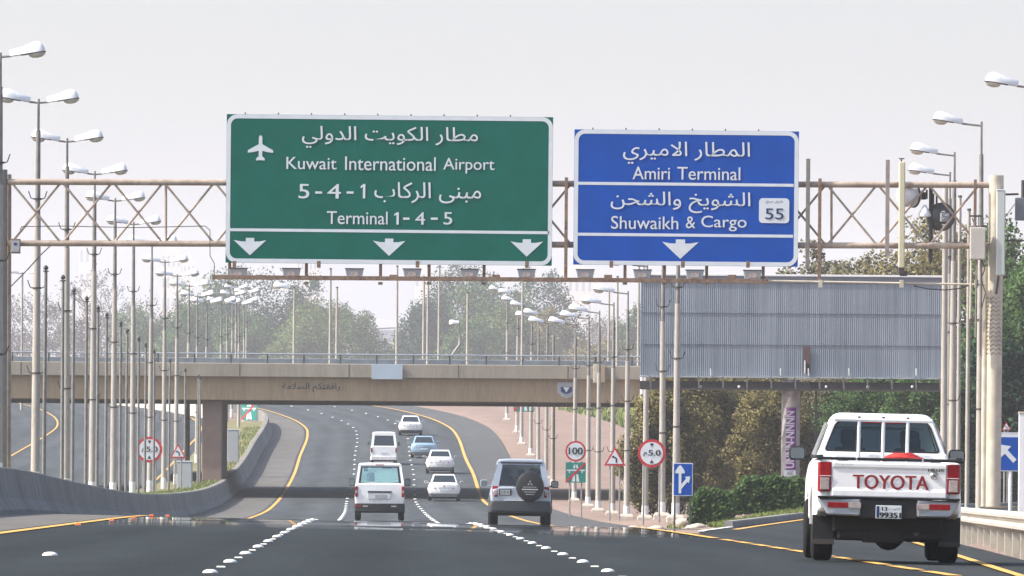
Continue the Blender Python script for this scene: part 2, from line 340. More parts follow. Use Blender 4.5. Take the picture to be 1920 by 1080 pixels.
def corrugated():
    m = bpy.data.materials.new('corrugated_sheet'); m.use_nodes = True; n = m.node_tree.nodes; l = m.node_tree.links
    b = n['Principled BSDF']; b.inputs['Roughness'].default_value = .5; b.inputs['Metallic'].default_value = .25
    tc = n.new('ShaderNodeTexCoord'); mp = n.new('ShaderNodeMapping'); mp.inputs['Scale'].default_value = (3.2, 3.2, .05); l.new(tc.outputs['Object'], mp.inputs[0])
    a = n.new('ShaderNodeTexNoise'); a.inputs['Scale'].default_value = 2.6; a.inputs['Detail'].default_value = 4; l.new(mp.outputs[0], a.inputs[0])
    mp2 = n.new('ShaderNodeMapping'); mp2.inputs['Scale'].default_value = (1, 1, .35); l.new(tc.outputs['Object'], mp2.inputs[0])
    c = n.new('ShaderNodeTexNoise'); c.inputs['Scale'].default_value = .8; c.inputs['Detail'].default_value = 6; l.new(mp2.outputs[0], c.inputs[0])
    ad = n.new('ShaderNodeMath'); ad.operation = 'ADD'; l.new(a.outputs[0], ad.inputs[0]); l.new(c.outputs[0], ad.inputs[1])
    rp = n.new('ShaderNodeMapRange'); rp.inputs[1].default_value = .7; rp.inputs[2].default_value = 1.3; l.new(ad.outputs[0], rp.inputs[0])
    mx = n.new('ShaderNodeMix'); mx.data_type = 'RGBA'; mx.inputs[6].default_value = (.155,.183,.218,1); mx.inputs[7].default_value = (.265,.30,.345,1)
    l.new(rp.outputs[0], mx.inputs[0]); l.new(mx.outputs[2], b.inputs['Base Color']); return m
corr_m = corrugated()

# ------------------------------------------------------------------ lettering
FORMS = {'ا':(0xFE8D,2),'ب':(0xFE8F,4),'ة':(0xFE93,2),'ت':(0xFE95,4),'ح':(0xFEA1,4),'خ':(0xFEA5,4),'د':(0xFEA9,2),'ر':(0xFEAD,2),'س':(0xFEB1,4),
         'ش':(0xFEB5,4),'ط':(0xFEC1,4),'ع':(0xFEC9,4),'ف':(0xFED1,4),'ق':(0xFED5,4),'ك':(0xFED9,4),'ل':(0xFEDD,4),'م':(0xFEE1,4),'ن':(0xFEE5,4),
         'ه':(0xFEE9,4),'و':(0xFEED,2),'ى':(0xFEEF,2),'ي':(0xFEF1,4),'ﻻ':(0xFEFB,2)}
def arabic(t):
    t = t.replace('لا', 'ﻻ'); out = []
    for i, c in enumerate(t):
        if c not in FORMS: out.append(c); continue
        base, n = FORMS[c]
        prev = i > 0 and t[i-1] in FORMS and FORMS[t[i-1]][1] == 4
        nxt = i + 1 < len(t) and t[i+1] in FORMS and n == 4
        out.append(chr(base + (3 if prev and nxt else 2 if nxt else 1 if prev else 0)))
    return ''.join(reversed(out))
def text(name, s, rect, m, parent=None, ar=False, bold=0.0, matrix=None, step=.0015):
    """lettering as a flat mesh filling rect = (x0, x1, z0, z1) in a vertical plane facing -y;
    neighbouring letters alternate in depth so that joined letters never share a plane"""
    c = bpy.data.curves.new(name, 'FONT'); c.body = arabic(s) if ar else s; c.size = 1; c.resolution_u = 4
    o = bpy.data.objects.new(name, c); COL.objects.link(o)
    bpy.context.view_layer.update()
    me = bpy.data.meshes.new_from_object(o.evaluated_get(bpy.context.evaluated_depsgraph_get()))
    bpy.data.objects.remove(o); bpy.data.curves.remove(c)
    b = bmesh.new(); b.from_mesh(me); bmesh.ops.remove_doubles(b, verts=b.verts, dist=1e-5)
    b.verts.ensure_lookup_table(); seen = set(); isl = []
    for v in b.verts:
        if v in seen: continue
        st = [v]; seen.add(v); comp = []
        while st:
            q = st.pop(); comp.append(q)
            for e in q.link_edges:
                w = e.other_vert(q)
                if w not in seen: seen.add(w); st.append(w)
        isl.append(comp)
    isl.sort(key=lambda c: sum(v.co.x for v in c)/len(c))
    for k, comp in enumerate(isl):
        for v in comp: v.co.z = (k % 3)
    xs = [v.co.x for v in b.verts]; ys = [v.co.y for v in b.verts]
    x0, x1, y0, y1 = min(xs), max(xs), min(ys), max(ys)
    sx = (rect[1]-rect[0])/(x1-x0); sy = (rect[3]-rect[2])/(y1-y0)
    mb = MB(); off = [(0, 0)] if not bold else [(-bold, 0), (bold, 1), (0, 2)]
    b.verts.index_update()
    for dx, lay in off:
        vs = [(rect[0]+(v.co.x-x0)*sx+dx, -(v.co.z*step + lay*3*step), rect[2]+(v.co.y-y0)*sy + (0 if lay < 2 else 0)) for v in b.verts]
        mb.add(vs, [tuple(v.index for v in f.verts) for f in b.faces])
    b.free(); bpy.data.meshes.remove(me)
    if matrix: mb.xf(matrix)
    ob = mb.build(name, m, parent)
    # faces must look toward -y
    me = ob.data
    n = matrix.to_3x3() @ Vector((0,-1,0)) if matrix else Vector((0,-1,0))
    bm = bmesh.new(); bm.from_mesh(me)
    bad = [f for f in bm.faces if f.normal.dot(n) < 0]
    bmesh.ops.reverse_faces(bm, faces=bad); bm.to_mesh(me); bm.free()
    return ob
def rrect(x0, x1, z0, z1, r, n=5):
    pts = []
    for cx, cz, a0 in ((x1-r, z0+r, -90), (x1-r, z1-r, 0), (x0+r, z1-r, 90), (x0+r, z0+r, 180)):
        for i in range(n+1):
            a = R(a0 + 90*i/n); pts.append((cx + r*math.cos(a), cz + r*math.sin(a)))
    return pts
def ring_prism(mb, outer, inner, y0, y1):
    n = len(outer)
    vs = [(x,y0,z) for x,z in outer] + [(x,y0,z) for x,z in inner] + [(x,y1,z) for x,z in outer] + [(x,y1,z) for x,z in inner]
    fs = []
    for i in range(n):
        j = (i+1) % n
        fs += [(i, j, n+j, n+i), (2*n+i, 3*n+i, 3*n+j, 2*n+j), (i, 2*n+i, 2*n+j, j), (n+i, n+j, 3*n+j, 3*n+i)]
    return mb.add(vs, fs)
def circ(cx, cz, r, n=28): return [(cx + r*math.cos(2*math.pi*i/n), cz + r*math.sin(2*math.pi*i/n)) for i in range(n)]

# ------------------------------------------------------------------ the setting: ground, roads, markings
def frange(a, b, d):
    out = []; x = a
    while x < b - 1e-6: out.append(x); x += d
    out.append(b); return out
YS = frange(-40, 60, 20)[:-1] + frange(60, 300, 4)[:-1] + frange(300, 900, 6)
def sheet(name, ys, cols, m, zfun, dz=0.0):
    "cols: functions of Y giving X from left to right"
    mb = MB(); n = len(cols); vs = []
    for Y in ys:
        for c in cols:
            X = c(Y); vs.append((X, Y, zfun(Y, X) + dz))
    mb.add(vs, [(k*n+i, k*n+i+1, (k+1)*n+i+1, (k+1)*n+i) for k in range(len(ys)-1) for i in range(n-1)])
    o = mb.build(name, m); at = o.data.attributes.new('lat', 'FLOAT', 'POINT'); at.data.foreach_set('value', [v[0] - rx(v[1]) for v in vs]); o.data.polygons.foreach_set('use_smooth', [True]*len(o.data.polygons)); tag(o, kind='structure'); return o
off = lambda u: (lambda Y: rx(Y) + u)
# ground sheet to the horizon
us = [-5900, -900, -300, -120, -60, -41, -40.2, -33, -30, -24, -19, -17.8, -14, -13.0, -9, -5, 0, 2.6, 3.4, 5, 8, 11, 15, 20, 30, 50, 90, 200, 600, 5900]
gy = frange(-200, 60, 26)[:-1] + frange(60, 300, 6)[:-1] + frange(300, 900, 12)[:-1] + [900, 940, 980, 1020, 1100, 1300, 1700, 2500, 4000, 8900]
def ground_z(Y, X):
    u = X - rx(Y)
    d = .02 if u > 3.3 or u < -40.1 or -18 < u < -13.8 else .3
    z = gz(X, Y) - d
    if 40 < Y < 360 and X > ramp_l(Y) - .3 and X < ramp_r(Y) + .5: z = min(z, ramp_z(Y, X) - .25)
    elif 190 < Y < 352 and 3.2 < u and X < ramp_l(Y) - .2:
        t = min(1, (u - 3.2) / max(.3, min(4.5, ramp_l(Y) - .2 - rx(Y) - 3.2))) * min(1, (Y-190)/25) * min(1, (352-Y)/40); z = (1-t)*z + t*(ramp_z(Y, ramp_l(Y)) + .04)
    elif X > ramp_r(min(360, max(40, Y))) and Y < 360:
        z = max(z, ramp_z(max(40, Y), ramp_r(max(40, Y))) + min(.3, (X - ramp_r(max(40, Y))) * .12) - .03) if Y > 40 else z
    return z
sheet('ground', gy, [off(u) for u in us], sand, ground_z)
lanes = [off(-11.35 + 11.6*i/24) for i in range(25)]
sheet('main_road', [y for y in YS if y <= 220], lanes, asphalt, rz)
sheet('main_road', [y for y in YS if y >= 220], lanes, asphalt_pale, rz)
sheet('median_shoulder', YS, [off(u) for u in (-14.4, -13, -11.3)], shoulder_m, rz, -.008)
sheet('verge_shoulder', [y for y in YS if y > 184], [off(u) for u in (.2, 1.6, 3.0)], shoulder_d, rz, -.008)
sheet('opposite_road', YS, [off(u) for u in (-40, -33, -30.5, -28, -25, -22, -19, -17.9)], asphalt_pale, rz, -.004)
sheet('exit_ramp', [y for y in YS if 40 <= y <= 360], [ramp_l, lambda Y: (2*ramp_l(Y)+ramp_r(Y))/3, lambda Y: (ramp_l(Y)+2*ramp_r(Y))/3, ramp_r], asphalt_far, ramp_z, -.006)
def strip(name, f, w, y0, y1, m, zf=rz, dz=.012, d=6):
    ys = [y for y in YS if y0 < y < y1]; ys = [y0] + ys + [y1]
    return sheet(name, ys, [lambda Y: f(Y) - w/2, lambda Y: f(Y) + w/2], m, zf, dz)
strip('yellow_edge_line', off(-11.1), .17, 20, 880, yellow_m)
strip('yellow_edge_line', off(0), .2, 150, 880, yellow_m)
strip('yellow_edge_line', off(-19.2), .14, 200, 860, yellow_m)
strip('yellow_edge_line', off(-30.3), .14, 200, 860, yellow_m)
for k, y0 in enumerate(frange(58, 142, 6)): # worn, broken line that the pickup is crossing
    strip('yellow_edge_line', off(0), .17, y0, y0 + 4.6, yellow_m)
strip('yellow_edge_line', lambda Y: ramp_l(Y) + .5, .16, 192, 352, yellow_m, ramp_z)
strip('yellow_edge_line', lambda Y: ramp_r(Y) - .75, .12, 60, 352, yellow_m, ramp_z)
strip('white_gore_line', lambda Y: ramp_l(Y) + .05, .14, 176, 200, white_line, ramp_z)
# kerb along the island side of the ramp
def kerb(name, f, y0, y1, w, h, zf, m):
    mb = MB(); ys = frange(y0, y1, 3); rings = []
    for Y in ys:
        x, z = f(Y), zf(Y, f(Y)); rings.append([(x, Y, z-.2), (x+w, Y, z-.2), (x+w, Y, z+h-.02), (x+w-.02, Y, z+h), (x+.02, Y, z+h), (x, Y, z+h-.02)])
    mb.loft(rings); return tag(mb.build(name, m), kind='structure')
kerb('ramp_kerb', lambda Y: ramp_l(Y) - .12, 200, 350, .2, .14, ramp_z, concrete)
# grass patches
def grass_patch(name, label, boxfn, n, h, m=grassm, seed=1):
    rnd = random.Random(seed); mb = MB()
    for _ in range(n):
        X, Y, Z = boxfn(rnd); a = rnd.random()*6.28; w = rnd.uniform(.02, .05)*h/.15; hh = h*rnd.uniform(.4, 1.2); lx, ly = rnd.uniform(-.6,.6)*hh, rnd.uniform(-.6,.6)*hh
        c, s = math.cos(a)*w, math.sin(a)*w
        mb.add([(X-c, Y-s, Z), (X+c, Y+s, Z), (X+lx, Y+ly, Z+hh)], [(0,1,2)])
    return tag(mb.build(name, m), label, 'grass', kind='stuff')
def med(r):
    Y = r.uniform(140, 620) if r.random() < .7 else r.uniform(140, 300); u = r.uniform(-15.6, -14.45); X = rx(Y)+u; return X, Y, rz(Y, X) + .9
sheet('median_soil', [y for y in YS if 100 <= y <= 645], [off(u) for u in (-17.7, -16, -14.35)], turf, rz, .86)
grass_patch('grass', 'short green grass on top of the raised median behind the concrete barrier', med, 9000, .14, grassm, 4)
def isl(r):
    X0 = r.uniform(5.9, 9.6); Y = 236 + (X0-5.9)*6.0 + r.uniform(-1, 22); return X0, Y, ground_z(Y, X0) - .02
grass_patch('grass', 'patch of green grass in front of the trimmed hedge', isl, 5000, .16, grassm, 5)
def far_lawn(r):
    Y = r.uniform(640, 720); X = rx(Y) + r.uniform(13.5, 19 + (Y-640)*.1); return X, Y, rz(Y, X) + 0.0
grass_patch('grass', 'green lawn beyond the sandy verge under the overpass', far_lawn, 4000, .5, grassm, 6)
def tuft(r):
    k = r.choice([(2.1, 262), (2.9, 268), (4.2, 285), (5.1, 270), (3.5, 300), (1.9, 285)]); X = k[0] + r.gauss(0, .22); Y = k[1] + r.gauss(0, 2.5); return X, Y, ground_z(Y, X)
grass_patch('grass', 'sparse weeds among the rocks at the foot of the poles', tuft, 700, .18, grassm, 7)

# ------------------------------------------------------------------ vegetation builders
def leaf_crown(seed, rx_, ry_, rz_, cz, n_clump, n_leaf, size, flat=.0, low=-1.0, hollow=.35, clump=.3):
    rnd = random.Random(seed); mb = MB(); cents = []; mb.n = []; mid = Vector((0, 0, cz - rz_*.25))
    for k in range(n_clump):
        while True:
            p = Vector((rnd.uniform(-1,1), rnd.uniform(-1,1), rnd.uniform(low,1)))
            if hollow < p.length < 1: break
        q = 1 + .22*math.sin(3.1*p.x + seed) * math.cos(2.3*p.z + 1.7*seed)
        c = Vector((p.x*rx_*q, p.y*ry_*q, cz + p.z*rz_*q)); cents.append(c); cr = rnd.uniform(.55, 1.15)*clump
        for j in range(n_leaf):
            d = Vector((rnd.gauss(0,1), rnd.gauss(0,1), rnd.gauss(0,1))); d = d.normalized() * rnd.random()**.45
            o = c + Vector((d.x*cr*rx_, d.y*cr*ry_, d.z*cr*rz_*.8))
            a = Vector((rnd.gauss(0,1), rnd.gauss(0,1), rnd.gauss(0,1)*.8)).normalized(); b = a.orthogonal().normalized()
            b = (Matrix.Rotation(rnd.random()*6.28, 3, a) @ b); s = size*rnd.uniform(.5, 1.3)
            mb.add([o - a*s*.5, o + b*s*.32, o + a*s*.5, o - b*s*.32], [(0,1,2,3)])
            nn = d*.75 + Vector(((o.x-mid.x)/rx_, (o.y-mid.y)/ry_, (o.z-mid.z)/rz_))*.6 + Vector((rnd.gauss(0,.45), rnd.gauss(0,.45), rnd.gauss(0,.45))); mb.n += [nn.normalized()]*4
    return mb, cents
def tree(name, label, cat, loc, seed, crown_r, crown_h, base_h, leaf, barkm=None, nc=70, nl=45, size=.45, group=None, hollow=.3, clump=.3, trunk_r=.22, depth=1.0):
    barkm = barkm or bark
    t = thing(name, label, cat, loc, 0, group); rnd = random.Random(seed)
    cz = base_h + crown_h/2
    mb, cents = leaf_crown(seed, crown_r, crown_r*depth, crown_h/2, cz, nc, nl, size, hollow=hollow, clump=clump)
    mb.build('crown', leaf, t)
    tb = MB(); fork = Vector((rnd.uniform(-.2,.2), 0, base_h*.75)); tb.tube((0,0,-.6), fork, trunk_r, trunk_r*.75, 8)
    for c in rnd.sample(cents, min(9, len(cents))):
        mid = fork.lerp(c, .55) + Vector((0,0,-.08*crown_h)); tb.tube(fork, mid, trunk_r*.5, trunk_r*.3, 6); tb.tube(mid, c, trunk_r*.3, trunk_r*.08, 5)
    tb.build('trunk', barkm, t)
    return t
def bare_tree(name, label, loc, seed, h, spread, group=None, leaves=900):
    t = thing(name, label, 'tree', loc, 0, group); rnd = random.Random(seed); mb = MB(); tips = []
    def grow(p, d, ln, r, lev):
        q = p + d*ln; mb.tube(p, q, r, r*.7, 5 if lev < 2 else 3)
        if lev >= 5: tips.append(q); return
        for _ in range(3 if lev < 4 else 4):
            nd = (d + Vector((rnd.gauss(0,.45)*spread, rnd.gauss(0,.45)*spread, rnd.gauss(.08,.28)))).normalized(); grow(q, nd, ln*rnd.uniform(.62,.86), r*.64, lev+1)
    grow(Vector((0,0,-.5)), Vector((0,0,1)), h*.26, h*.017, 0); mb.build('trunk', bark_grey, t)
    cb = MB(); cb.n = []; n = max(1, leaves//len(tips)+1)
    for q in tips:
        for _ in range(n):
            o = q + Vector((rnd.gauss(0,.8), rnd.gauss(0,.8), rnd.gauss(0,.8))); a = Vector((rnd.gauss(0,1), rnd.gauss(0,1), rnd.gauss(0,1))).normalized(); b = a.orthogonal().normalized(); s = rnd.uniform(.15,.5)
            cb.add([o-a*s, o+b*s*.4, o+a*s, o-b*s*.4], [(0,1,2,3)]); cb.n += [((o-Vector((0,0,h*.5))).normalized() + Vector((rnd.gauss(0,.3), rnd.gauss(0,.3), rnd.gauss(0,.3)))).normalized()]*4
    cb.build('crown', leaf_mauve, t); return t

# ------------------------------------------------------------------ barrier, bridge
def barrier():
    "concrete barrier in cast lengths with open joints"
    t = thing('concrete_barrier', 'grey concrete barrier along the raised median of the main road', 'barrier')
    prof = [(-13.75,-.1),(-13.75,.08),(-13.93,.33),(-14.06,.97),(-14.1,1.0),(-14.34,1.0),(-14.38,.97),(-14.38,-.1)]
    a = 110
    while a < 676:
        b = min(676, a + 24); rings = []
        for Y in frange(a + .03, b - .03, 4):
            x = rx(Y); rings.append([(x+u, Y, rz(Y, x-13.9)+z) for u, z in prof])
        MB().loft(rings).build('segment', barrier_m, t); a = b
barrier()
t = thing('boundary_wall', 'cream sunlit low wall along the median of the opposite road', 'wall')
rings = []
wallx = hermite([(676, -23.6), (690, -25.0), (716, -29.5), (735, -34.2), (760, -39.6), (800, -49), (840, -60)])
for Y in frange(676, 840, 4):
    x = wallx(Y); z = rz(Y, x)-.1; rings.append([(x, Y, z-.3), (x-.02, Y, z+1.25), (x+.3, Y, z+1.25), (x+.32, Y, z-.3)])
MB().loft(rings).build('wall_body', concrete_w, t)

BY0, BY1 = 468.0, 497.0
def bz(py): return CZ + (900-py)*BY0/F
t = thing('overpass_bridge', 'brown and grey concrete overpass crossing the motorway', 'bridge', (0, BY0, 0))
L, Rr, W = -60, 24, BY1-BY0
z_s, z_g, z_p = bz(754), bz(706), bz(684)
MB().prism_x([(0.35, z_s), (W-.35, z_s), (W-.35, z_g), (.35, z_g)], L, Rr).build('girder', girder_m, t, .03)
MB().prism_x([(0, z_g-.12), (W, z_g-.12), (W, z_p-.03), (W-.35, z_p), (W-.35, z_g+.06), (.35, z_g+.06), (.35, z_p), (.0, z_p-.03)], L, Rr).build('parapet', parapet_m, t, .02)
def pier(x0, x1):
    p = MB().box(x0, x1, 1.0, 9.5, -1.5, z_s-.01).build('pier', mat('pier_concrete', (.20,.145,.12), .9, 0, .14, 1.2), t, .06)
    return p
for k in range(14):
    x = -57 + k*6; MB().box(x, x+.05, -.006, .02, z_g-.10, z_p-.04).build('joint', dark_steel, t)
pier(-17.05, -15.95); pier(7.3, 8.6)
MB().box(18, Rr, .5, W-.5, -2, z_s-.004).build('abutment', parapet_m, t)
for y in (.16, W-.2):
    rl = MB(); rl.tube((L, y, bz(667)), (Rr, y, bz(667)), .045, n=8); rl.tube((L, y, bz(676)), (Rr, y, bz(676)), .03, n=6); rl.build('handrail', mat('bridge_rail', (.30,.34,.38), .5, .4, .1, 4), t)
    for k in range(int((Rr-L)/2)):
        MB().box(L+k*2+.5, L+k*2+.58, y-.035, y+.035, z_p-.02, bz(667)).build('rail_post', dark_steel, t)
gr = MB(); gr.prism_x([(W*.48, z_p+.05), (W*.48+.08, z_p+.05), (W*.48+.08, bz(669)), (W*.48, bz(669))], L, Rr); gr.build('guard_beam', mat('deck_beam', (.16,.19,.22), .6, .3, .2, 2), t)
txt = P(583, 727, BY0+.3)
a_, b_ = P(529, 735, BY0), P(637, 718, BY0)
text('lettering', 'رافقتكم السلامة', (a_.x, b_.x, a_.z, b_.z), sign_black, t, ar=True, matrix=Matrix.Translation((0, .32, 0)))
# crest on the girder
a_ = P(1062, 730, BY0); s = BY0/F
pl = [(-17,13),(17,13),(17,-6),(9,-14),(0,-17),(-9,-14),(-17,-6)]
e = MB().prism([(a_.x+x*s, a_.z+z*s) for x,z in pl], .24, .33).build('crest', grey_box, t)
MB().prism([(a_.x+x*s*.62, a_.z-1*s+z*s*.45) for x,z in pl], .2, .238).build('crest_emblem', navy, e)
MB().prism([(a_.x-6*s, a_.z+4*s), (a_.x+6*s, a_.z+4*s), (a_.x, a_.z-6*s)], .17, .197).build('crest_figure', sign_white, e)
t = thing('blank_sign', 'blank pale blue panel hung on the overpass parapet', 'sign', (0, BY0, 0)); a_, b_ = P(697, 711, BY0), P(755, 683, BY0)
MB().box(a_.x, b_.x, -.16, -.06, a_.z, b_.z).build('panel', mat('pale_blue_panel', (.36,.43,.50), .6, 0, .05, 1), t, .01)
MB().box(a_.x+.2, a_.x+.3, -.058, -.004, a_.z+.1, b_.z-.1).build('bracket', dark_steel, t); MB().box(b_.x-.3, b_.x-.2, -.058, -.004, a_.z+.1, b_.z-.1).build('bracket', dark_steel, t)
t = thing('utility_box', 'cream equipment box fixed to the overpass parapet by the verge poles', 'box', (0, BY0, 0)); a_, b_ = P(1112, 718, BY0), P(1120, 683, BY0)
MB().box(a_.x, b_.x, -.3, -.03, a_.z, b_.z).build('case', cream, t, .02); a2, b2 = P(1123, 717, BY0), P(1135, 684, BY0); MB().box(a2.x, b2.x, -.3, -.03, a2.z, b2.z).build('case', girder_m, t, .02)

# ------------------------------------------------------------------ lamp posts
def head(parent, side, tilt=12, L_=.92, name='lamp_head'):
    "luminaire hood with a lens bowl under its outer end; origin at the arm tip, pointing along side*x"
    st = [(0,.07,.15),(.02,.10,.18),(.40,.14,.24),(.48,.17,.28),(.68,.19,.33),(.80,.18,.31),(.87,.15,.24),(.92,.10,.10)]
    rings = []
    for x, w, h in st:
        x = x/.92*L_; rings.append([(side*x, w*math.cos(a), h*max(0, math.sin(a))*.85) for a in [math.pi*i/8 for i in range(9)]] + [(side*x, -w*.6, -.02), (side*x, w*.6, -.02)])
    m = Matrix.Rotation(R(-tilt*side), 4, 'Y')
    h = MB().loft(rings).xf(m).build(name, lampw, parent, smooth=50)
    lb = MB(); prof = [(.005,-.15),(.10,-.135),(.165,-.085),(.185,-.022)]
    lb.lathe(prof, (0,0,0), 'z', 14); lb.xf(m @ Matrix.Translation((side*.70*L_/.92, 0, 0)) @ Matrix.Diagonal((1.25,1,1,1))); lb.build('lens', lens_m, h, smooth=60)
    MB().xf(m).add([], [])
    rb = MB().box(.28, .94, -.18, .18, -.025, -.012); rb.v = [(x*side, y, z) for x,y,z in rb.v]; rb.xf(m).build('rim', dark_steel, h)
    return h
def lamp_post(name, label, cat, H, double, group, arm=.28, hl=.92):
    t = thing(name, label, cat, (0,0,0), 0, group)
    p = MB(); p.tube((0,0,-.3), (0,0,H*.70), .135, .095, 14); p.build('pole', pole_m, t, smooth=40)
    MB().tube((0,0,H*.70), (0,0,H*.93), .082, .066, 12).build('upper_pole', pole_d, t, smooth=40)
    MB().tube((0,0,H*.93), (0,0,H+.12), .04, .034, 10).build('spigot', pole_d, t, smooth=40)
    MB().tube((0,0,-.25), (0,0,.55), .142, .139, 14).build('painted_base', white_pole, t, smooth=40)
    for zz in (H*.30, H*.52, H*.75):
        b = MB(); b.tube((0,0,zz), (0,0,zz+.05), .13, n=12)
        for sx in (-1, 1): b.tube((sx*.11,0,zz+.02), (sx*.2,0,zz+.05), .016, n=5); b.tube((sx*.2,0,zz+.05), (sx*.27,0,zz+.26), .016, n=5)
        b.build('flag_bracket', dark_steel, t)
    for s in ((-1, 1) if double else (-1,)):
        MB().tube((0,0,H), (s*arm,0,H+arm*.1), .03, n=8).build('arm', pole_d, t)
        h = head(t, s, 9, hl); h.location = (s*(arm-.03), 0, H+arm*.1)
    return t
# double-armed posts standing in the median: pixel of the post top and its distance
LAMP_H = 11.4
L0 = lamp_post('street_lamp', 'double-armed lamp post in the median, the first beyond the sign gantry', 'street lamp', LAMP_H, True, 'double-armed lamp posts in the median')
med_lamps = [(1, 107, 222), (71, 193, 248), (128, 266, 277), (177, 327, 306), (216, 377, 335), (252, 421, 366), (284, 457, 396), (310, 492, 429), (333, 518, 458), (354, 537, 488),
             (371, 556, 520), (388, 568, 552), (415, 566, 596), (427, 569, 640), (436, 553, 690), (443, 541, 740), (449, 571, 622), (458, 566, 655), (463, 549, 705)]
for i, (px, py, Y) in enumerate(med_lamps):
    p = P(px, py, Y)
    base = rz(Y, p.x) + (.86 if Y < 560 else .3); k = (p.z - base)/LAMP_H
    if i == 0: lab = 'double-armed lamp post in the median, standing just before the sign gantry'
    else: lab = 'double-armed lamp post in the median, the %s beyond the sign gantry' % nth(i)
    o = L0 if i == 0 else dup(L0, (0,0,0), lab)
    o['label'] = lab; o.location = (p.x, Y, base); o.scale = (1 if Y < 500 else .9, 1, k); o.rotation_euler = (0, R(.16*math.sin(i*2.3)), R(4*math.sin(i*1.7)))
    for ch in [c for c in bpy.data.objects if c.parent == o and c.name.startswith('lamp_head')]: ch.scale = (1, 1, 1/k)
# single-armed posts on the exit side of the ramp
L1 = lamp_post('street_lamp', 'x', 'street lamp', 11.6, False, 'single-armed lamp posts beside the exit ramp', arm=.62)
for i, (px, py, Y) in enumerate([(1946, 166, 238), (1842, 236, 265), (1789, 292, 289), (1782, 329, 307)]):
    p = P(px, py, Y); base = ground_z(Y, p.x); k = (p.z-base)/11.6
    lab = 'single-armed lamp post beside the exit ramp, %s counted from the gantry' % nth(i+1)
    o = L1 if i == 0 else dup(L1, (0,0,0), lab)
    o['label'] = lab; o.location = (p.x, Y, base); o.scale = (1, 1, k); o.rotation_euler = (0, R(.18*math.sin(i*2.9+1)), 0)
    for ch in [c for c in bpy.data.objects if c.parent == o and c.name.startswith('lamp_head')]: ch.scale = (1, 1, 1/k)
# single-armed posts along the verge of the main road
L2 = lamp_post('street_lamp', 'x', 'street lamp', 9.7, False, 'single-armed lamp posts along the verge of the main road', arm=.62)
verge = [(1271, 395, 297), (1245, 445, 320), (1213, 500, 344), (1178, 551, 369), (1151, 572, 394), (1124, 587, 413), (1105, 598, 438), (1079, 609, 465), (1039, 607, 500),
         (1026, 592, 520), (1011, 596, 545), (997, 576, 578), (980, 566, 610), (971, 552, 642), (952, 546, 680)]
for i, (px, py, Y) in enumerate(verge):
    p = P(px, py, Y); base = ground_z(Y, p.x); k = (p.z-base)/9.7
    lab = 'single-armed lamp post on the sandy verge, %s from the blue lane sign' % nth(i+1)
    o = L2 if i == 0 else dup(L2, (0,0,0), lab)
    o['label'] = lab; o.location = (p.x, Y, base); o.scale = (1, 1, k); o.rotation_euler = (0, R(.18*math.sin(i*2.9+1)), 0)
    for ch in [c for c in bpy.data.objects if c.parent == o and c.name.startswith('lamp_head')]: ch.scale = (1, 1, 1/k)
    pb = thing('pole_plinth', 'pale concrete plinth under the %s verge lamp post from the blue lane sign' % nth(i+1), 'plinth', (p.x, Y, base-.1), 0, 'plinths of the verge lamp posts')
    MB().loft([[(math.cos(a)*r, math.sin(a)*r, z) for a in [math.pi/4+math.pi/2*j for j in range(4)]] for r, z in ((.46,0),(.45,.2),(.34,.3))]).build('block', rock_m, pb, .03)
# slim flag poles along the median
f0 = thing('flag_pole', 'x', 'flag pole', group='slim flag poles in the median')
MB().tube((0,0,-.2), (0,0,6.4), .06, .045, 9).build('shaft', pole_d, f0, smooth=40); MB().tube((0,0,6.4), (0,0,6.44), .08, .08, 9).build('cap', dark_steel, f0); MB().lathe([(.01,6.44),(.06,6.48),(.07,6.52),(.05,6.57),(.01,6.6)], n=10).build('ball', dark_steel, f0)
flags = [(85, 497, 233), (119, 515, 247), (138, 540, 261), (163, 555, 274), (184, 573, 288), (200, 586, 302), (227, 602, 316), (238, 616, 331), (261, 631, 348), (273, 642, 363), (290, 654, 382), (318, 672, 402), (348, 690, 424), (372, 702, 446), (376, 705, 460)]
for i, (px, py, Y) in enumerate(flags):
    p = P(px, py, Y); base = rz(Y, p.x) + .86; k = (p.z-base)/6.6
    lab = 'slim flag pole without a flag in the median, %s counted from the gantry' % nth(i+1)
    o = f0 if i == 0 else dup(f0, (0,0,0), lab)
    o['label'] = lab; o.location = (p.x, Y, base); o.scale = (1, 1, k); o.rotation_euler = (0, R(.18*math.sin(i*2.9+1)), 0)
# slim poles by the ramp and on the overpass
def slim(name, label, cat, px, pt, Y, base, r, group=None, m=pole_m, armside=0, pxb=None):
    p = P(px, pt, Y); q = P(pxb if pxb else px, 900, Y)
    t = thing(name, label, cat, (p.x, Y, base), 0, group); h = p.z - base
    MB().tube((0,0,-.2), (0,0,h), r, r*.7, 10).build('shaft', m, t, smooth=40)
    MB().tube((0,0,h), (0,0,h+.07), r*.95, r*.8, 10).build('cap', dark_steel, t)
    if armside: hh = head(t, armside, 8, .9); hh.location = (armside*.3, 0, h); MB().tube((0,0,h), (armside*.34, 0, h), .03).build('arm', pole_d, t)
    return t
slim('utility_pole', 'stout pale pole between the billboard edge and the ramp lamps', 'pole', 1773, 345, 286, -.1, .125, 'utility poles by the ramp')
slim('utility_pole', 'thin pale pole just past the billboard edge, without an arm', 'pole', 1800, 370, 300, -.1, .085, 'utility poles by the ramp')
slim('utility_pole', 'thin pale pole with hanging wires close to the gantry column', 'pole', 1817, 395, 270, -.1, .075, 'utility poles by the ramp')
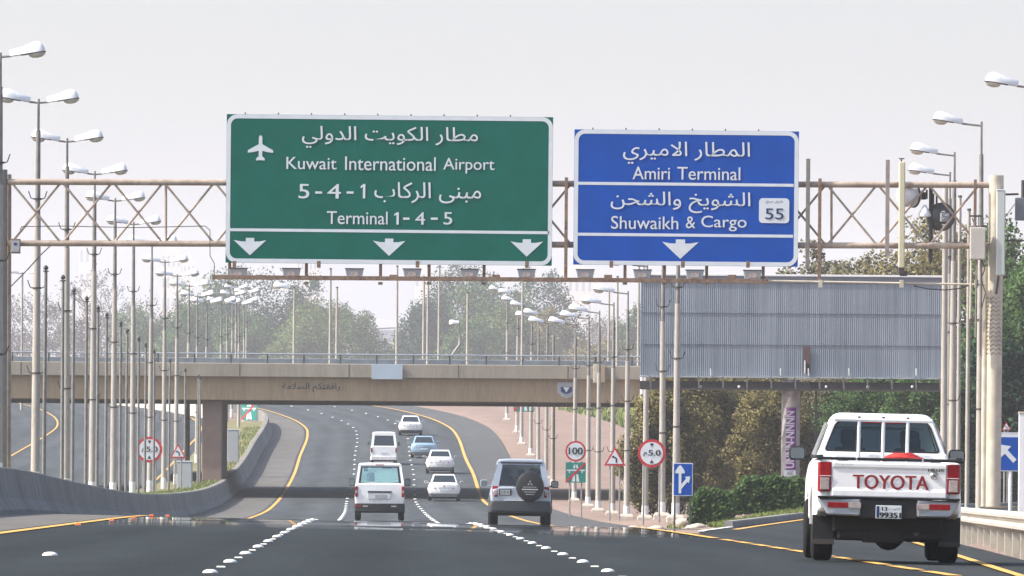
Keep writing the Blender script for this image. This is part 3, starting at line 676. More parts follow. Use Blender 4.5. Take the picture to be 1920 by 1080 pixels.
for i, (px, pt, Y, arm) in enumerate([(552, 541, 480, -1), (620, 505, 470, 0), (632, 540, 492, 0), (745, 500, 480, 0), (795, 520, 492, 0), (803, 500, 470, 0), (824, 500, 484, 0), (877, 550, 480, 0), (980, 525, 471, 0), (1142, 545, 494, 0), (1158, 520, 472, 0), (1198, 500, 470, 0)]):
    slim('bridge_lamp_post', 'slender pale lamp post standing on the overpass, %s counted from the median pier' % nth(i+1), 'lamp post', px, pt, Y, z_g, .085, 'lamp posts on the overpass', pole_m, arm)
slim('white_mast', 'thick white mast at the end of the billboard above the overpass', 'mast', 1206, 500, 467.2, z_g-1.2, .13, None, white_pole)
tp = slim('far_lamp_post', 'faint far double-armed lamp post seen past the gantry column', 'street lamp', 42, 513, 620, 6, .1, None, pole_m, -1); hh = head(tp, 1, 8, .9); hh.location = (.3, 0, P(42, 513, 620).z-6)
tp = thing('bent_lamp_post', 'small bent lamp post leaning over beyond the overpass railing', 'street lamp', (P(846, 668, 510).x, 510, z_g))
q = [P(846, 668, 510), P(862, 645, 510), P(861, 606, 510)]
MB().path([(a.x-tp.location.x, 0, a.z-z_g) for a in q], .07, 8).build('shaft', pole_m, tp); hh = head(tp, -1, -8, .6); hh.location = (q[2].x-tp.location.x, 0, q[2].z-z_g)
# ------------------------------------------------------------------ sign gantry
GY = 232.0; gs = GY/F
def G(px, py, dy=0.0): return P(px, py, GY) + Vector((0, dy, 0))
g = thing('sign_gantry', 'beige steel truss gantry spanning the motorway with hanging lamp walkway', 'gantry', (0, GY, 0))
def gl(v): return Vector((v.x, v.y-GY, v.z))
def gt(mb, a, b, r, dy=0, n=10, r1=None): return mb.tube(gl(G(*a, dy)), gl(G(*b, dy)), r, r1, n)
gt(MB(), (4, 893), (5, 318), .13, 0, 16).build('column', mat('dark_grey_steel', (.20,.185,.165), .6, .1, .15, 2), g, smooth=40)  # this column is a darker grey than the truss
gt(MB(), (13, 893), (14, 326), .09, .35, 14).build('column', truss_m, g, smooth=40)
gt(MB(), (1862, 950), (1868, 329), .205, 0, 20).build('column', cream, g, smooth=40)
gt(MB(), (1845, 950), (1848, 500), .085, .1, 12).build('column', cream, g, smooth=40)
gt(MB(), (14, 341), (1872, 347), .085, 0, 12).build('top_chord', truss_m, g, smooth=40)
gt(MB(), (14, 456), (1872, 461), .085, 0, 12).build('bottom_chord', truss_m, g, smooth=40)
yt = lambda x: 341 + (x-14)*6/1858; yb = lambda x: 456 + (x-14)*5/1858
n0 = 20; step = 95.6
for k in range(19):
    a, b = n0 + k*step + 4, n0 + (k+1)*step - 4
    if a > 1850: continue
    gt(MB(), (a, yt(a)+4), (min(b, 1855), yb(b)-4), .032, -.03, 7).build('brace', truss_m, g)
    gt(MB(), (a, yb(a)-4), (min(b, 1855), yt(b)+4), .032, .035, 7).build('brace', truss_m, g)
for x in (311, 602, 888, 1062, 1272, 1559): gt(MB(), (x, yt(x)+4), (x, yb(x)-4), .034, 0, 8).build('upright', truss_m, g)
for x0, a, b, m, w in ((1515, 298, 505, pole_d, .055), (1664, 300, 480, mat('weathered_upright', (.27,.235,.215), .6, .1, .2, 4), .055), (1537, 335, 525, rust, .045), (1062, 333, 525, rust, .045), (1828, 337, 470, rust, .04)):
    p, q = gl(G(x0, a)), gl(G(x0, b)); MB().box(p.x-w, p.x+w, -.22, -.12, q.z, p.z).build('hanger', m, g, .006)
for x0 in (431, 575, 714, 805, 908, 1172, 1246, 1325, 1431):
    p, q = gl(G(x0, 470)), gl(G(x0, 523)); MB().box(p.x-.042, p.x+.042, -.16, -.08, q.z, p.z).build('hanger', rust, g, .005)
    MB().box(p.x-.06, p.x+.06, -.3, -.04, q.z-.16, q.z-.09).build('clamp', cream, g)
p, q = gl(G(399, 522)), gl(G(1437, 527))
wk = MB(); zc = (p.z+q.z)/2
wk.prism_x([(-.62, zc+.06), (-.02, zc+.06), (-.02, zc), (-.585, zc), (-.585, zc-.06), (-.62, zc-.06)], p.x, q.x); wk.build('walkway', rust, g, .004)
gt(MB(), (1437, 527), (1846, 534), .028, -.2, 8).build('conduit', cream, g)
for x0 in (1538, 1690, 1830): p = gl(G(x0, 530)); MB().box(p.x-.05, p.x+.05, -.3, -.1, p.z-.14, p.z+.07).build('clamp', cream, g)
for x0 in (598, 783, 988, 1146, 1280, 1402, 440): p = gl(G(x0, 498)); MB().box(p.x-.05, p.x+.05, -.25, -.1, p.z-.06, p.z+.12).build('bracket', rust, g)
for x0 in (487, 738, 930, 1140, 1372): p = gl(G(x0, 521)); MB().prism([(p.x-.11, p.z-.02), (p.x+.11, p.z-.02), (p.x+.11, p.z+.08), (p.x-.11, p.z+.08)], -.3, -.14).build('ballast_box', rust, g, .008)
wire = MB(); wire.path([gl(G(x, y, -.12)) for x, y in ((38, 432), (41, 425), (120, 424), (250, 427), (385, 424), (394, 432), (394, 480), (402, 494), (402, 523))], .012, 5); wire.build('cable', dark_steel, g)
wire = MB(); wire.path([gl(G(x, y, -.12)) for x, y in ((95, 461), (75, 480), (50, 508), (20, 538))], .018, 5); wire.build('cable', dark_steel, g)
wire = MB(); wire.path([gl(G(x, y, -.18)) for x, y in ((1712, 536), (1740, 542), (1770, 544), (1800, 541), (1822, 533))], .016, 5); wire.build('cable', dark_steel, g)
# cross-hatch shadow on the big column, imitated by dark zigzag rings
hatch_shadow = MB()
for k in range(14): p = gl(G(1864, 560+k*8)); hatch_shadow.add([(p.x+.212*math.cos(a), .212*math.sin(a), p.z + (.03 if i % 2 else -.03)) for i, a in enumerate([2*math.pi*j/18 for j in range(18)])] + [(p.x+.226*math.cos(a), .226*math.sin(a), p.z+.02 + (.03 if i % 2 else -.03)) for i, a in enumerate([2*math.pi*j/18 for j in range(18)])], [(i, (i+1) % 18, 18+(i+1) % 18, 18+i) for i in range(18)])
hatch_shadow.build('cross_hatch_shadow', rust, g)
# floodlights on the walkway
fl = [447, 547, 665, 773, 880, 987, 1097, 1204, 1302, 1410]
def floodlight(px, lab):
    c = G(px, 523 + (px-447)*.004); t = thing('floodlight', lab, 'floodlight', (c.x, GY-.42, c.z), 0, 'floodlights on the gantry walkway')
    MB().hexa([(-.20,-.12,.02),(.20,-.12,.02),(.20,.12,.02),(-.20,.12,.02)], [(-.25,-.15,.27),(.25,-.15,.27),(.25,.15,.27),(-.25,.15,.27)]).build('housing', grey_box, t, .01)
    MB().box(-.262, .262, -.165, .165, .272, .292).build('lid', dark_steel, t, .005)
    MB().box(-.11, .11, -.148, -.128, .08, .215).build('window', clearlens if px < 1050 else bld_grey, t)
    MB().tube((.25,0,.04), (.42,0,.0), .02, n=6).build('cable_gland', dark_steel, t)
    return t
f_ = None
for i, px in enumerate(fl):
    sg = 'green' if px < 1050 else 'blue'; k = i+1 if px < 1050 else i-5
    lab = 'grey floodlight under the %s road sign, %s along its walkway from the median end' % (sg, nth(k))
    if f_ is None: f_ = floodlight(px, lab)
    else: c = G(px, 523 + (px-447)*.004); dup(f_, (c.x, GY-.42, c.z), lab)

# ------------------------------------------------------------------ the two overhead signs
SY = GY - .24
def S(px, py): return P(px, py, SY)
def sign_base(name, label, cat, face, l, t_, r, b_, bw=.115, rad=.28):
    a, b = S(l, b_), S(r, t_); cx, cz = (a.x+b.x)/2, (a.z+b.z)/2
    o = thing(name, label, cat, (cx, SY, cz)); hw, hh = (b.x-a.x)/2, (b.z-a.z)/2
    # the sign hangs a touch out of level, as the truss does
    MB().box(-hw, hw, 0, .06, -hh, hh).build('panel', face, o, .004)
    br = MB(); ring_prism(br, rrect(-hw+.005, hw-.005, -hh+.005, hh-.005, rad), rrect(-hw+bw, hw-bw, -hh+bw, hh-bw, rad-.1), -.006, .004); br.build('border', sign_white, o)
    for k in range(int(hw*2/.9)): MB().tube((-hw+.5+k*.9, .03, hh), (-hw+.5+k*.9, .03, hh+.05), .018, n=6).build('bolt', dark_steel, o)
    for k in (-.6, -.2, .2, .6): MB().box(hw*k-.04, hw*k+.04, .062, .15, -hh+.05, hh-.05).build('rail', post_grey, o)
    tilt = 0.0022
    o.rotation_euler = (0, tilt, 0)
    def loc(px, py): v = S(px, py); return (v.x-cx, v.z-cz - (0) + tilt*(v.x-cx))
    return o, loc
def rect_of(loc, x0, y0, x1, y1):
    a, b = loc(x0, y1), loc(x1, y0); return (a[0], b[0], a[1], b[1])
def arrow(o, loc, px, py, s=1.0):
    a = loc(px, py); k = gs*s
    pts = [(-7.8,0),(7.8,0),(7.8,-6.8),(17,-6.6),(30.5,-4.2),(0,-32.5),(-30.5,-4.2),(-17,-6.6),(-7.8,-6.8)]
    MB().prism([(a[0]+x*k, a[1]+z*k) for x, z in pts], -.006, -.002).build('arrow', sign_white, o)
def bar(o, loc, x0, x1, y, h=5.5):
    a, b = loc(x0, y), loc(x1, y); z = (a[1]+b[1])/2; MB().box(a[0], b[0], -.006, -.002, z-h*gs/2, z+h*gs/2).build('divider', sign_white, o)
TM = Matrix.Translation((0, -.004, 0))
gsn, lc = sign_base('overhead_sign', 'large green airport direction sign with an aeroplane symbol on the gantry', 'road sign', green_sign, 423, 219, 1037, 493)
BO = .002
def numeral(ch, x0, x1, y0, y1):
    q = rect_of(lc, x0, y0, x1, y1)
    if ch == '-': MB().box(q[0], q[1], -.012, -.002, q[2], q[3]).build('numeral', sign_white, gsn)
    elif ch == '1':
        w, h = q[1]-q[0], q[3]-q[2]; MB().prism([(q[0]+x*w, q[2]+z*h) for x, z in [(.5,0),(1,0),(1,1),(.62,1),(0,.84),(0,.70),(.5,.80)]], -.012, -.002).build('numeral', sign_white, gsn)
    else: text('numeral', ch, q, sign_white, gsn, False, BO*3, TM)
text('arabic_line', 'مطار الكويت الدولي', rect_of(lc, 566, 239, 896, 277), sign_white, gsn, True, BO, TM)
text('english_line', 'Kuwait', rect_of(lc, 537, 295, 631, 317), sign_white, gsn, False, BO, TM)
text('english_line', 'International', rect_of(lc, 647, 295, 817, 319), sign_white, gsn, False, BO, TM)
text('english_line', 'Airport', rect_of(lc, 831, 297, 927, 325), sign_white, gsn, False, BO, TM)
text('arabic_line', 'مبنى الركاب', rect_of(lc, 702, 343, 902, 380), sign_white, gsn, True, BO, TM)
for ch, x0, x1, y0, y1 in (('5', 560, 580, 345, 372), ('-', 591, 604, 359, 363), ('4', 614, 639, 345, 372), ('-', 650, 663, 359, 363), ('1', 676, 685, 345, 372)):
    numeral(ch, x0, x1, y0, y1)
text('english_line', 'Terminal', rect_of(lc, 613, 397, 727, 420), sign_white, gsn, False, BO, TM)
for ch, x0, x1, y0, y1 in (('1', 739, 748, 398, 421), ('-', 756, 768, 408, 412), ('4', 779, 797, 398, 421), ('-', 808, 821, 408, 412), ('5', 832, 848, 398, 421)):
    numeral(ch, x0, x1, y0, y1)
bar(gsn, lc, 431, 1030, 433.5)
for x in (469, 730, 988): arrow(gsn, lc, x, 446 + (x-469)*.005)
a = lc(488.5, 254); k = gs/5.333
half = [(7,-1),(13,-6),(17,-18),(18.5,-88),(126,-148),(126,-172),(70,-166),(18,-152),(17,-206),(43,-230),(43,-250),(0,-246)]
pl = [(0,1)] + half + [(-x, z) for x, z in reversed(half[:-1])]
MB().prism([(a[0]+x*k, a[1]+z*k) for x, z in pl], -.012, -.002).build('aeroplane_symbol', sign_white, gsn)
bsn, lb = sign_base('overhead_sign', 'blue terminal and cargo direction sign with a route 55 shield on the gantry', 'road sign', blue_sign, 1075, 246, 1498, 496.5)
text('arabic_line', 'المطار الاميري', rect_of(lb, 1168, 267, 1406, 307), sign_white, bsn, True, BO, TM)
text('english_line', 'Amiri', rect_of(lb, 1186, 313, 1256, 336), sign_white, bsn, False, BO, TM)
text('english_line', 'Terminal', rect_of(lb, 1270, 314, 1388, 337), sign_white, bsn, False, BO, TM)
bar(bsn, lb, 1084, 1488, 345.5); bar(bsn, lb, 1083, 1487, 441)
text('arabic_line', 'الشويخ والشحن', rect_of(lb, 1145, 361, 1407, 398), sign_white, bsn, True, BO, TM)
text('english_line', 'Shuwaikh', rect_of(lb, 1146, 406, 1272, 429), sign_white, bsn, False, BO, TM)
text('english_line', '&', rect_of(lb, 1286, 406, 1304, 428), sign_white, bsn, False, BO, TM)
text('english_line', 'Cargo', rect_of(lb, 1315, 405, 1400, 433), sign_white, bsn, False, BO, TM)
arrow(bsn, lb, 1276, 449, 1.12)
r_ = rect_of(lb, 1423, 372, 1480, 418)
MB().prism(rrect(r_[0], r_[1], r_[2], r_[3], .1), -.014, -.002).build('route_shield', sign_white, bsn)
text('route_number', '55', rect_of(lb, 1435, 391, 1469, 411), navy, bsn, False, .004, Matrix.Translation((0, -.016, 0)))
text('route_caption', 'طريق سريع', rect_of(lb, 1436, 375, 1468, 382), navy, bsn, True, .0, Matrix.Translation((0, -.016, 0)))

# ------------------------------------------------------------------ equipment on the gantry
def at_g(name, label, cat, px, py, dy): c = G(px, py, dy); return thing(name, label, cat, (c.x, c.y, c.z))
t = at_g('junction_box', 'white junction box on the median column of the gantry', 'box', 30, 466, -.2)
MB().box(-.13, .13, -.12, .1, -.14, .26).build('case', mat('rust_box', (.24,.16,.12), .6, 0, .2, 5), t, .01); MB().box(-.10, .115, -.145, -.121, -.1, .2).build('cover', grey_box, t, .006); MB().box(-.04, .04, -.152, -.1455, .08, .15).build('label_plate', navy, t)
t = at_g('panel_antenna', 'slim yellowish panel antenna standing upright on the truss', 'antenna', 1689, 510, -.3)
H_ = G(1689, 303).z - G(1689, 502).z
MB().box(-.085, .085, -.1, .06, .1, .1+H_).build('radome', mat('yellowish_radome', (.55,.51,.36), .5, 0, .06, 2), t, .03); MB().box(-.075, .075, -.08, .05, -.06, .098).build('connector_base', dark_steel, t, .01)
MB().tube((-.02,0,.1+H_), (-.02,0,.17+H_), .02, n=6).build('finial', dark_steel, t); MB().box(-.09, .06, -.03, .03, .17+H_, .2+H_).build('finial_bar', dark_steel, t); MB().box(-.04, .16, -.06, .06, -.12, .02).build('clamp', dark_steel, t)
t = at_g('panel_antenna', 'pale grey panel antenna strapped to the big gantry column', 'antenna', 1874, 517, -.32)
H_ = G(1874, 358).z - G(1874, 517).z
MB().box(-.115, .125, -.09, .08, 0, H_).build('radome', mat('pale_radome', (.46,.50,.47), .5, 0, .05, 2), t, .03); MB().box(-.125, .135, -.1, .09, H_+.001, H_+.03).build('end_cap', lampw, t, .004)
MB().tube((-.04,0,-.02), (-.1,.1,-.5), .03, n=6).build('feeder', dark_steel, t); MB().box(-.05, .13, .08, .34, .5, .58).build('strap', dark_steel, t); MB().box(-.05, .13, .08, .34, 1.6, 1.68).build('strap', dark_steel, t)
t = at_g('equipment_cabinet', 'beige equipment cabinet hung beside the big gantry column', 'cabinet', 1831.5, 488, -.35)
H_ = G(1831, 427).z - G(1831, 488).z
MB().box(-.21, .21, -.14, .12, 0, H_).build('case', mat('beige_cabinet', (.45,.42,.37), .5, 0, .05, 2), t, .02); MB().box(-.19, .19, -.152, -.141, .03, H_-.03).build('door', mat('beige_cabinet_door', (.48,.45,.40), .5, 0, .05, 2), t, .004)
for k, xx in enumerate((-.17, -.02, .1)): MB().tube((xx,0,.0), (xx-.01,.1,-1.6-.5*k), .03, n=8).build('feeder', cream if k == 0 else pole_d, t)
MB().path([(.12,-.02,0), (.2,-.04,-.25), (.1,-.03,-.5), (.22,-.02,-.9), (.12,0,-1.3)], .016, 5).build('cable_loop', dark_steel, t)
for xx in (-.08, .02, .08): MB().box(xx-.012, xx+.012, -.03, .03, H_, H_+.35).build('conduit', pole_d, t)
MB().box(-.22, .1, -.04, .0, H_+.28, H_+.33).build('crossbar', dark_steel, t)
def dish(name, label, px, py, r, dep, m, yaw, pitch):
    c = G(px, py, -.1); t = thing(name, label, 'dish antenna', (c.x, c.y, c.z)); t.rotation_euler = (pitch, 0, yaw)
    MB().lathe([(.02,-dep),(r*.55,-dep*.97),(r*.9,-dep*.85),(r,-dep*.7),(r,.02),(r*.8,.1),(r*.35,.16),(.02,.17)], (0,0,0), 'y', 28).build('drum', m, t, smooth=40)
    MB().lathe([(r+.02,-.02),(r+.02,.03),(r-.02,.04)], (0,0,0), 'y', 28).build('rim', dark_steel, t)
    return t
t = dish('microwave_dish', 'white drum shaped microwave dish turned sideways behind the truss', 1714, 366, .31, .45, lampw, R(-60), 0)
MB().box(-.06, .1, .17, .35, -.1, .1).build('mount', dark_steel, t); t.location.y += .5
t = dish('microwave_dish', 'dark round microwave dish seen from behind on the truss', 1766, 406, .37, .25, mat('dark_dish', (.085,.08,.085), .5, .1, .15, 3), R(200), R(-4))
MB().box(-.12, .12, .17, .3, -.12, .12).build('radio_unit', grey_box, t, .01)
for xx, zz in ((.08,.16),(-.02,.06),(.1,-.03),(.05,-.2)): MB().box(xx-.05, xx+.05, .31, .33, zz-.018, zz+.018).build('bracket', lampw, t)
t.location.y += .4
t = at_g('antenna_mast', 'short dark mast tube carrying the dishes on the truss', 'mast', 1745, 490, .15); MB().tube((0,0,0), (0,0,G(0,345).z-G(0,490).z), .055, n=12).build('tube', dark_steel, t)
MB().tube((-.35,0,2.05), (.3,0,2.1), .05, n=8).build('cross_arm', pole_d, t)
for k in range(4): MB().box(-.14+k*.09, -.09+k*.09, -.12, .02, 1.7-.08*k, 1.95-.05*k).build('clamp', dark_steel, t)
MB().lathe([(.02,1.2),(.17,1.22),(.16,1.3),(.05,1.52),(.02,1.54)], (-.17,-.1,0), 'z', 14).build('horn', lampw, t, smooth=40)
t = at_g('sector_unit', 'grey radio unit held out on an arm past the gantry column', 'antenna', 1916, 400, -.1)
MB().box(-.19, .3, -.1, .12, -.2, .42).build('case', mat('slate_unit', (.13,.15,.17), .5, .1, .1, 3), t, .02); MB().tube((-.6,0,.5), (-.1,0,.52), .03, n=6).build('arm', dark_steel, t); MB().tube((-.6,0,-.3), (-.1,0,.38), .014, n=5).build('stay', grey_box, t); MB().tube((-.62,0,-.73), (.2,0,-.75), .022, n=5).build('lower_arm', dark_steel, t); MB().tube((.02,0,.42), (.02,0,.9), .05, n=8).build('stub', dark_steel, t)

# ------------------------------------------------------------------ billboard
BBY = 330.0
def B(px, py, dy=0.0): return P(px, py, BBY) + Vector((0, dy, 0))
a, b = B(1200, 704), B(1782, 531)
t = thing('billboard', 'empty corrugated metal billboard on a single round column', 'billboard', (B(1482, 900).x, BBY, 0)); cx = t.location.x
n = 150; cv = []; wdt = b.x-a.x
for k in range(n*2+1):
    x = a.x-cx + wdt*k/(n*2); cv.append((x, -.006 if k % 2 else .006))
third = (b.z-a.z)/3
for k in range(3):
    z0, z1 = a.z + third*k, a.z + third*(k+1) + (.02 if k < 2 else 0)
    mb = MB(); mb.add([(x, y - .03*k, z0) for x, y in cv] + [(x, y - .03*k, z1) for x, y in cv], [(i, i+1, len(cv)+i+1, len(cv)+i) for i in range(len(cv)-1)]); mb.build('sheet', corr_m, t)
h0, h1 = B(1506, 700), B(1519, 650)
MB().box(h0.x-cx, h1.x-cx, -.07, -.045, h0.z, h1.z).build('missing_sheet', mat('rust_opening', (.09,.055,.05), .9, 0, .4, 4), t)
MB().box(h0.x-cx+.03, h0.x-cx+.08, -.09, -.071, h0.z, h0.z+.5).build('strut', lampw, t); MB().box(h0.x-cx+.1, h0.x-cx+.25, -.09, -.071, h0.z+.02, h0.z+.36).build('dark_gap', black_pl, t)
MB().box(a.x-cx-.05, b.x-cx+.05, -.14, .16, b.z+.213, b.z+.29).build('top_rail', lampw, t, .01); c_ = B(0, 516); MB().box(a.x-cx-.04, b.x-cx+.04, -.11, .5, b.z-.03, b.z+.21).build('top_box', mat('dark_grey_flashing', (.15,.155,.18), .6, .1, .1, 2), t)  # dark grey band along the top of the billboard
MB().box(a.x-cx-.03, b.x-cx+.03, -.2, .1, a.z-.07, a.z-.012).build('bottom_rail', grey_box, t, .008)
w0 = B(0, 719).z
MB().box(a.x-cx, b.x-cx, -1.0, -.25, w0-.05, w0+.02).build('walkway', dark_steel, t)
MB().box(a.x-cx, b.x-cx, .2, .55, w0-.02, a.z-.2).build('beam', dark_steel, t)
for k in range(13):
    x = a.x-cx+.4+k*(wdt-.8)/12; MB().prism_x([(-1.0, w0+.02), (-.9, w0+.02), (-.25, a.z-.12), (-.25, a.z-.02)], x-.03, x+.03).build('walkway_bracket', dark_steel, t)
for px in (1333, 1464, 1516, 1592, 1718):
    p = B(px, 704); MB().tube((p.x-cx, -.22, p.z), (p.x-cx-.02, -.3, p.z+.26), .03, .025, 6).build('lamp_arm', lampw, t)
for px in (1313, 1385, 1548, 1626, 1709): p = B(px, 725); MB().lathe([(.01,0),(.05,.02),(.05,.09),(.01,.1)], (p.x-cx, -.7, p.z-.06), 'z', 8).build('walkway_lamp', lampw, t)
cb, ct = B(1482, 960), B(1482, 712)
MB().tube((0,.3,cb.z-.4), (0,.3,ct.z), .36, .36, 24).build('column', stone_col, t, smooth=40)
MB().box(-.75, .75, -.1, .7, ct.z-.1, w0-.055).build('column_head', dark_steel, t, .02)
p, q = B(1531, 890), B(1531, 720); MB().tube((p.x-cx, .5, p.z-.6), (q.x-cx, .5, q.z), .04, n=8).build('downpipe', dark_steel, t)
# purple banner with vertical lettering strapped to the column
p, q = B(1479, 882), B(1479, 764)
ban = thing('purple_banner', 'purple vertical banner with white lettering wrapped on the billboard column', 'banner', (cx, BBY+.3, 0))
vs = []; A = [R(-118 + 62*i/10) for i in range(11)]
mb = MB(); mb.add([(.372*math.cos(a_), .372*math.sin(a_), z) for z in (p.z, q.z) for a_ in A], [(i, i+1, 12+i, 11+i) for i in range(10)]); mb.build('cloth', purple, ban)
tx = text('lettering', 'UNNN-NNNN', (0, q.z-p.z-.25, -.17, .17), banner_w, ban, False, .012, Matrix.Translation((-.03, -.382, p.z+.1)) @ Matrix.Rotation(R(-90), 4, 'Y') @ Matrix.Identity(4))
tx2 = thing('number_plate', 'small white plate with dark figures at the foot of the billboard column', 'plate', (cx, BBY, 0)); p = B(1482, 888)
MB().box(-.26, .2, -.1, -.075, p.z-.1, p.z+.13).build('plate', sign_white, tx2); text('lettering', 'ABE', (-.14, .1, p.z-.06, p.z+.09), sign_black, tx2, matrix=Matrix.Translation((0, -.104, 0)))

# ------------------------------------------------------------------ roadside signs
def post(o, x, z0, z1, r=.035, m=post_grey, y=.06): MB().tube((x,y,z0), (x,y,z1), r, n=8).build('post', m, o)
def rsign(name, label, px, py, Y, cat='road sign'):
    c = P(px, py, Y); o = thing(name, label, cat, (c.x, Y, c.z)); return o, ground_z(Y, c.x) - c.z - .2, Y/F
def plate(o, pts, m, part='panel', y0=0.0, y1=.03): return MB().prism(pts, y0, y1).build(part, m, o)
def height_sign(px, py, Y, r, label, gap):
    o, gzv, s = rsign('height_limit_sign', label, px, py, Y); r *= s
    plate(o, circ(0, 0, r), sign_red); plate(o, circ(0, 0, r*.8), sign_white, 'face', -.008, -.001)
    text('figures', '5.0', (-.22*r, .62*r, -.16*r, .24*r), sign_black, o, bold=.01, matrix=Matrix.Translation((0,-.012,0)), step=.003)
    text('unit_letter', 'م', (-.58*r, -.36*r, -.22*r, .08*r), sign_black, o, True, .006, Matrix.Translation((0,-.012,0)), .003)
    for sg in (1, -1): plate(o, [(-.14*r, sg*.7*r), (.14*r, sg*.7*r), (0, sg*.44*r)], sign_black, 'triangle', -.016, -.01)
    for x in (-gap*s, gap*s): post(o, x, gzv if gzv < -.5 else -1.2, r*.5)
    return o
def bend_sign(px, py, Y, w, label, gap):
    o, gzv, s = rsign('bend_sign', label, px, py, Y); w *= s; h = w*.9
    def tri(k): return [(-w/2*k, -h*.36*k), (w/2*k, -h*.36*k), (0, h*.62*k)]
    plate(o, tri(1), sign_red); plate(o, tri(.72), sign_white, 'face', -.008, -.001)
    k = w/2; ar = [(.06,-.36),(.2,-.36),(.2,.0),(.12,.1),(-.1,.2),(-.06,.28),(-.3,.22),(-.18,.02),(-.14,.1),(.06,-.02)]
    plate(o, [(x*k, z*k) for x, z in ar], sign_black, 'bend_arrow', -.016, -.01)
    for x in (-gap*s, gap*s): post(o, x, gzv if gzv < -.5 else -1.2, -h*.2)
    return o
height_sign(280, 843, 388, 24.5, 'round 5.0 height limit sign among the median lamp posts', 12)
bend_sign(334, 849, 400, 31, 'triangular bend warning sign in the median beside the height limit sign', 6)
height_sign(1222, 850, 300, 26.5, 'round 5.0 height limit sign on the verge in front of the lamp posts', 15)
bend_sign(1153, 860, 350, 41, 'triangular bend warning sign on the sandy verge', 9)
o, gzv, s = rsign('speed_limit_sign', 'round 100 speed limit sign above the crossed-out motorway plate', 1079.5, 846, 380)
plate(o, circ(0, 0, 19.5*s), sign_red); plate(o, circ(0, 0, 16*s), sign_white, 'face', -.008, -.001)
text('figures', '100', (-13*s, 13*s, -6*s, 7*s), sign_black, o, bold=.012, matrix=Matrix.Translation((0,-.012,0)), step=.003)
def motorway_end(px, py, Y, k, label, tilt=0):
    o, gzv, s = rsign('motorway_end_sign', label, px, py, Y); s *= k; o.rotation_euler = (0, 0, tilt)
    plate(o, [(-19*s,-19*s),(19*s,-19*s),(19*s,19*s),(-19*s,19*s)], teal)
    for pts in ([(-7,-17),(-1.2,-17),(-1.2,-3),(-4.5,-3)], [(7,-17),(1.2,-17),(1.2,-3),(4.5,-3)], [(-5,8),(-1,8),(-1,15),(-3,15)], [(5,8),(1,8),(1,15),(3,15)]):
        plate(o, [(x*s, z*s) for x, z in pts], sign_white, 'carriageway_symbol', -.006, -.001)
    plate(o, [(x*s, z*s) for x, z in [(-17,3),(17,3),(17,5.5),(-17,5.5)]], sign_white, 'bridge_symbol', -.006, -.001)
    plate(o, [(x*s, z*s) for x, z in [(-13,-1),(-11,-1),(-11,2.9),(-13,2.9)]], sign_white, 'bridge_pier_symbol', -.006, -.001); plate(o, [(x*s, z*s) for x, z in [(11,-1),(13,-1),(13,2.9),(11,2.9)]], sign_white, 'bridge_pier_symbol', -.006, -.001)
    plate(o, [(x*s, z*s) for x, z in [(-19,-18),(-17,-19),(19,16),(19,18.5),(17,19),(-19,-15)]], sign_red, 'red_bar', -.012, -.007)
    return o, gzv, s
o, gzv, s = motorway_end(1079.5, 886, 380, 1, 'green motorway end sign with a red bar below the 100 sign')
for x in (-11*s, 11*s): post(o, x, gzv, 2.0*s + 19*s)
o, gzv, s = motorway_end(982, 753, 640, 1.0, 'small far green motorway end sign on the sandy verge under the overpass')
for x in (-11*s, 11*s): post(o, x, gzv, 0)
o, gzv, s = motorway_end(467, 770, 650, .95, 'far green motorway end sign in the median past the pier', R(-35))
post(o, 0, gzv, 0)
o, gzv, s = rsign('lane_sign', 'blue lane sign with a straight arrow and a branching arrow', 1280.5, 899, 262)
plate(o, [(-18.5*s,-31*s),(18.5*s,-31*s),(18.5*s,31*s),(-18.5*s,31*s)], sign_white); plate(o, [(-16.8*s,-29.3*s),(16.8*s,-29.3*s),(16.8*s,29.3*s),(-16.8*s,29.3*s)], blue_sign, 'face', -.008, -.001)
plate(o, [(x*s, z*s) for x, z in [(-8,-26),(-3,-26),(-3,-11),(9,3),(6,6),(15,7),(16,-3),(13,0),(-2.6,-17),(-3,12),(3.5,12),(3.5,15),(-5,27),(-14,15),(-14,12),(-8,12)] if True], sign_white, 'arrows', -.016, -.01) if False else None
plate(o, [(x*s, z*s) for x, z in [(-8,-26),(-3,-26),(-3,11.5),(3.5,11.5),(3,16),(-2,24),(-5.5,27),(-9,24),(-14,16),(-14.5,11.5),(-8,11.5)]], sign_white, 'straight_arrow', -.016, -.01)
plate(o, [(x*s, z*s) for x, z in [(-2.9,-13),(-2.9,-18),(8.5,-4.5),(11,-7),(13.5,3.5),(12.5,6),(3.5,5),(6,1.6),(-2.9,-9)][::-1]], sign_white, 'branching_arrow', -.016, -.01)
post(o, -15*s, gzv, -28*s, .03, dark_steel); post(o, 13.5*s, gzv, -28*s, .03, dark_steel)
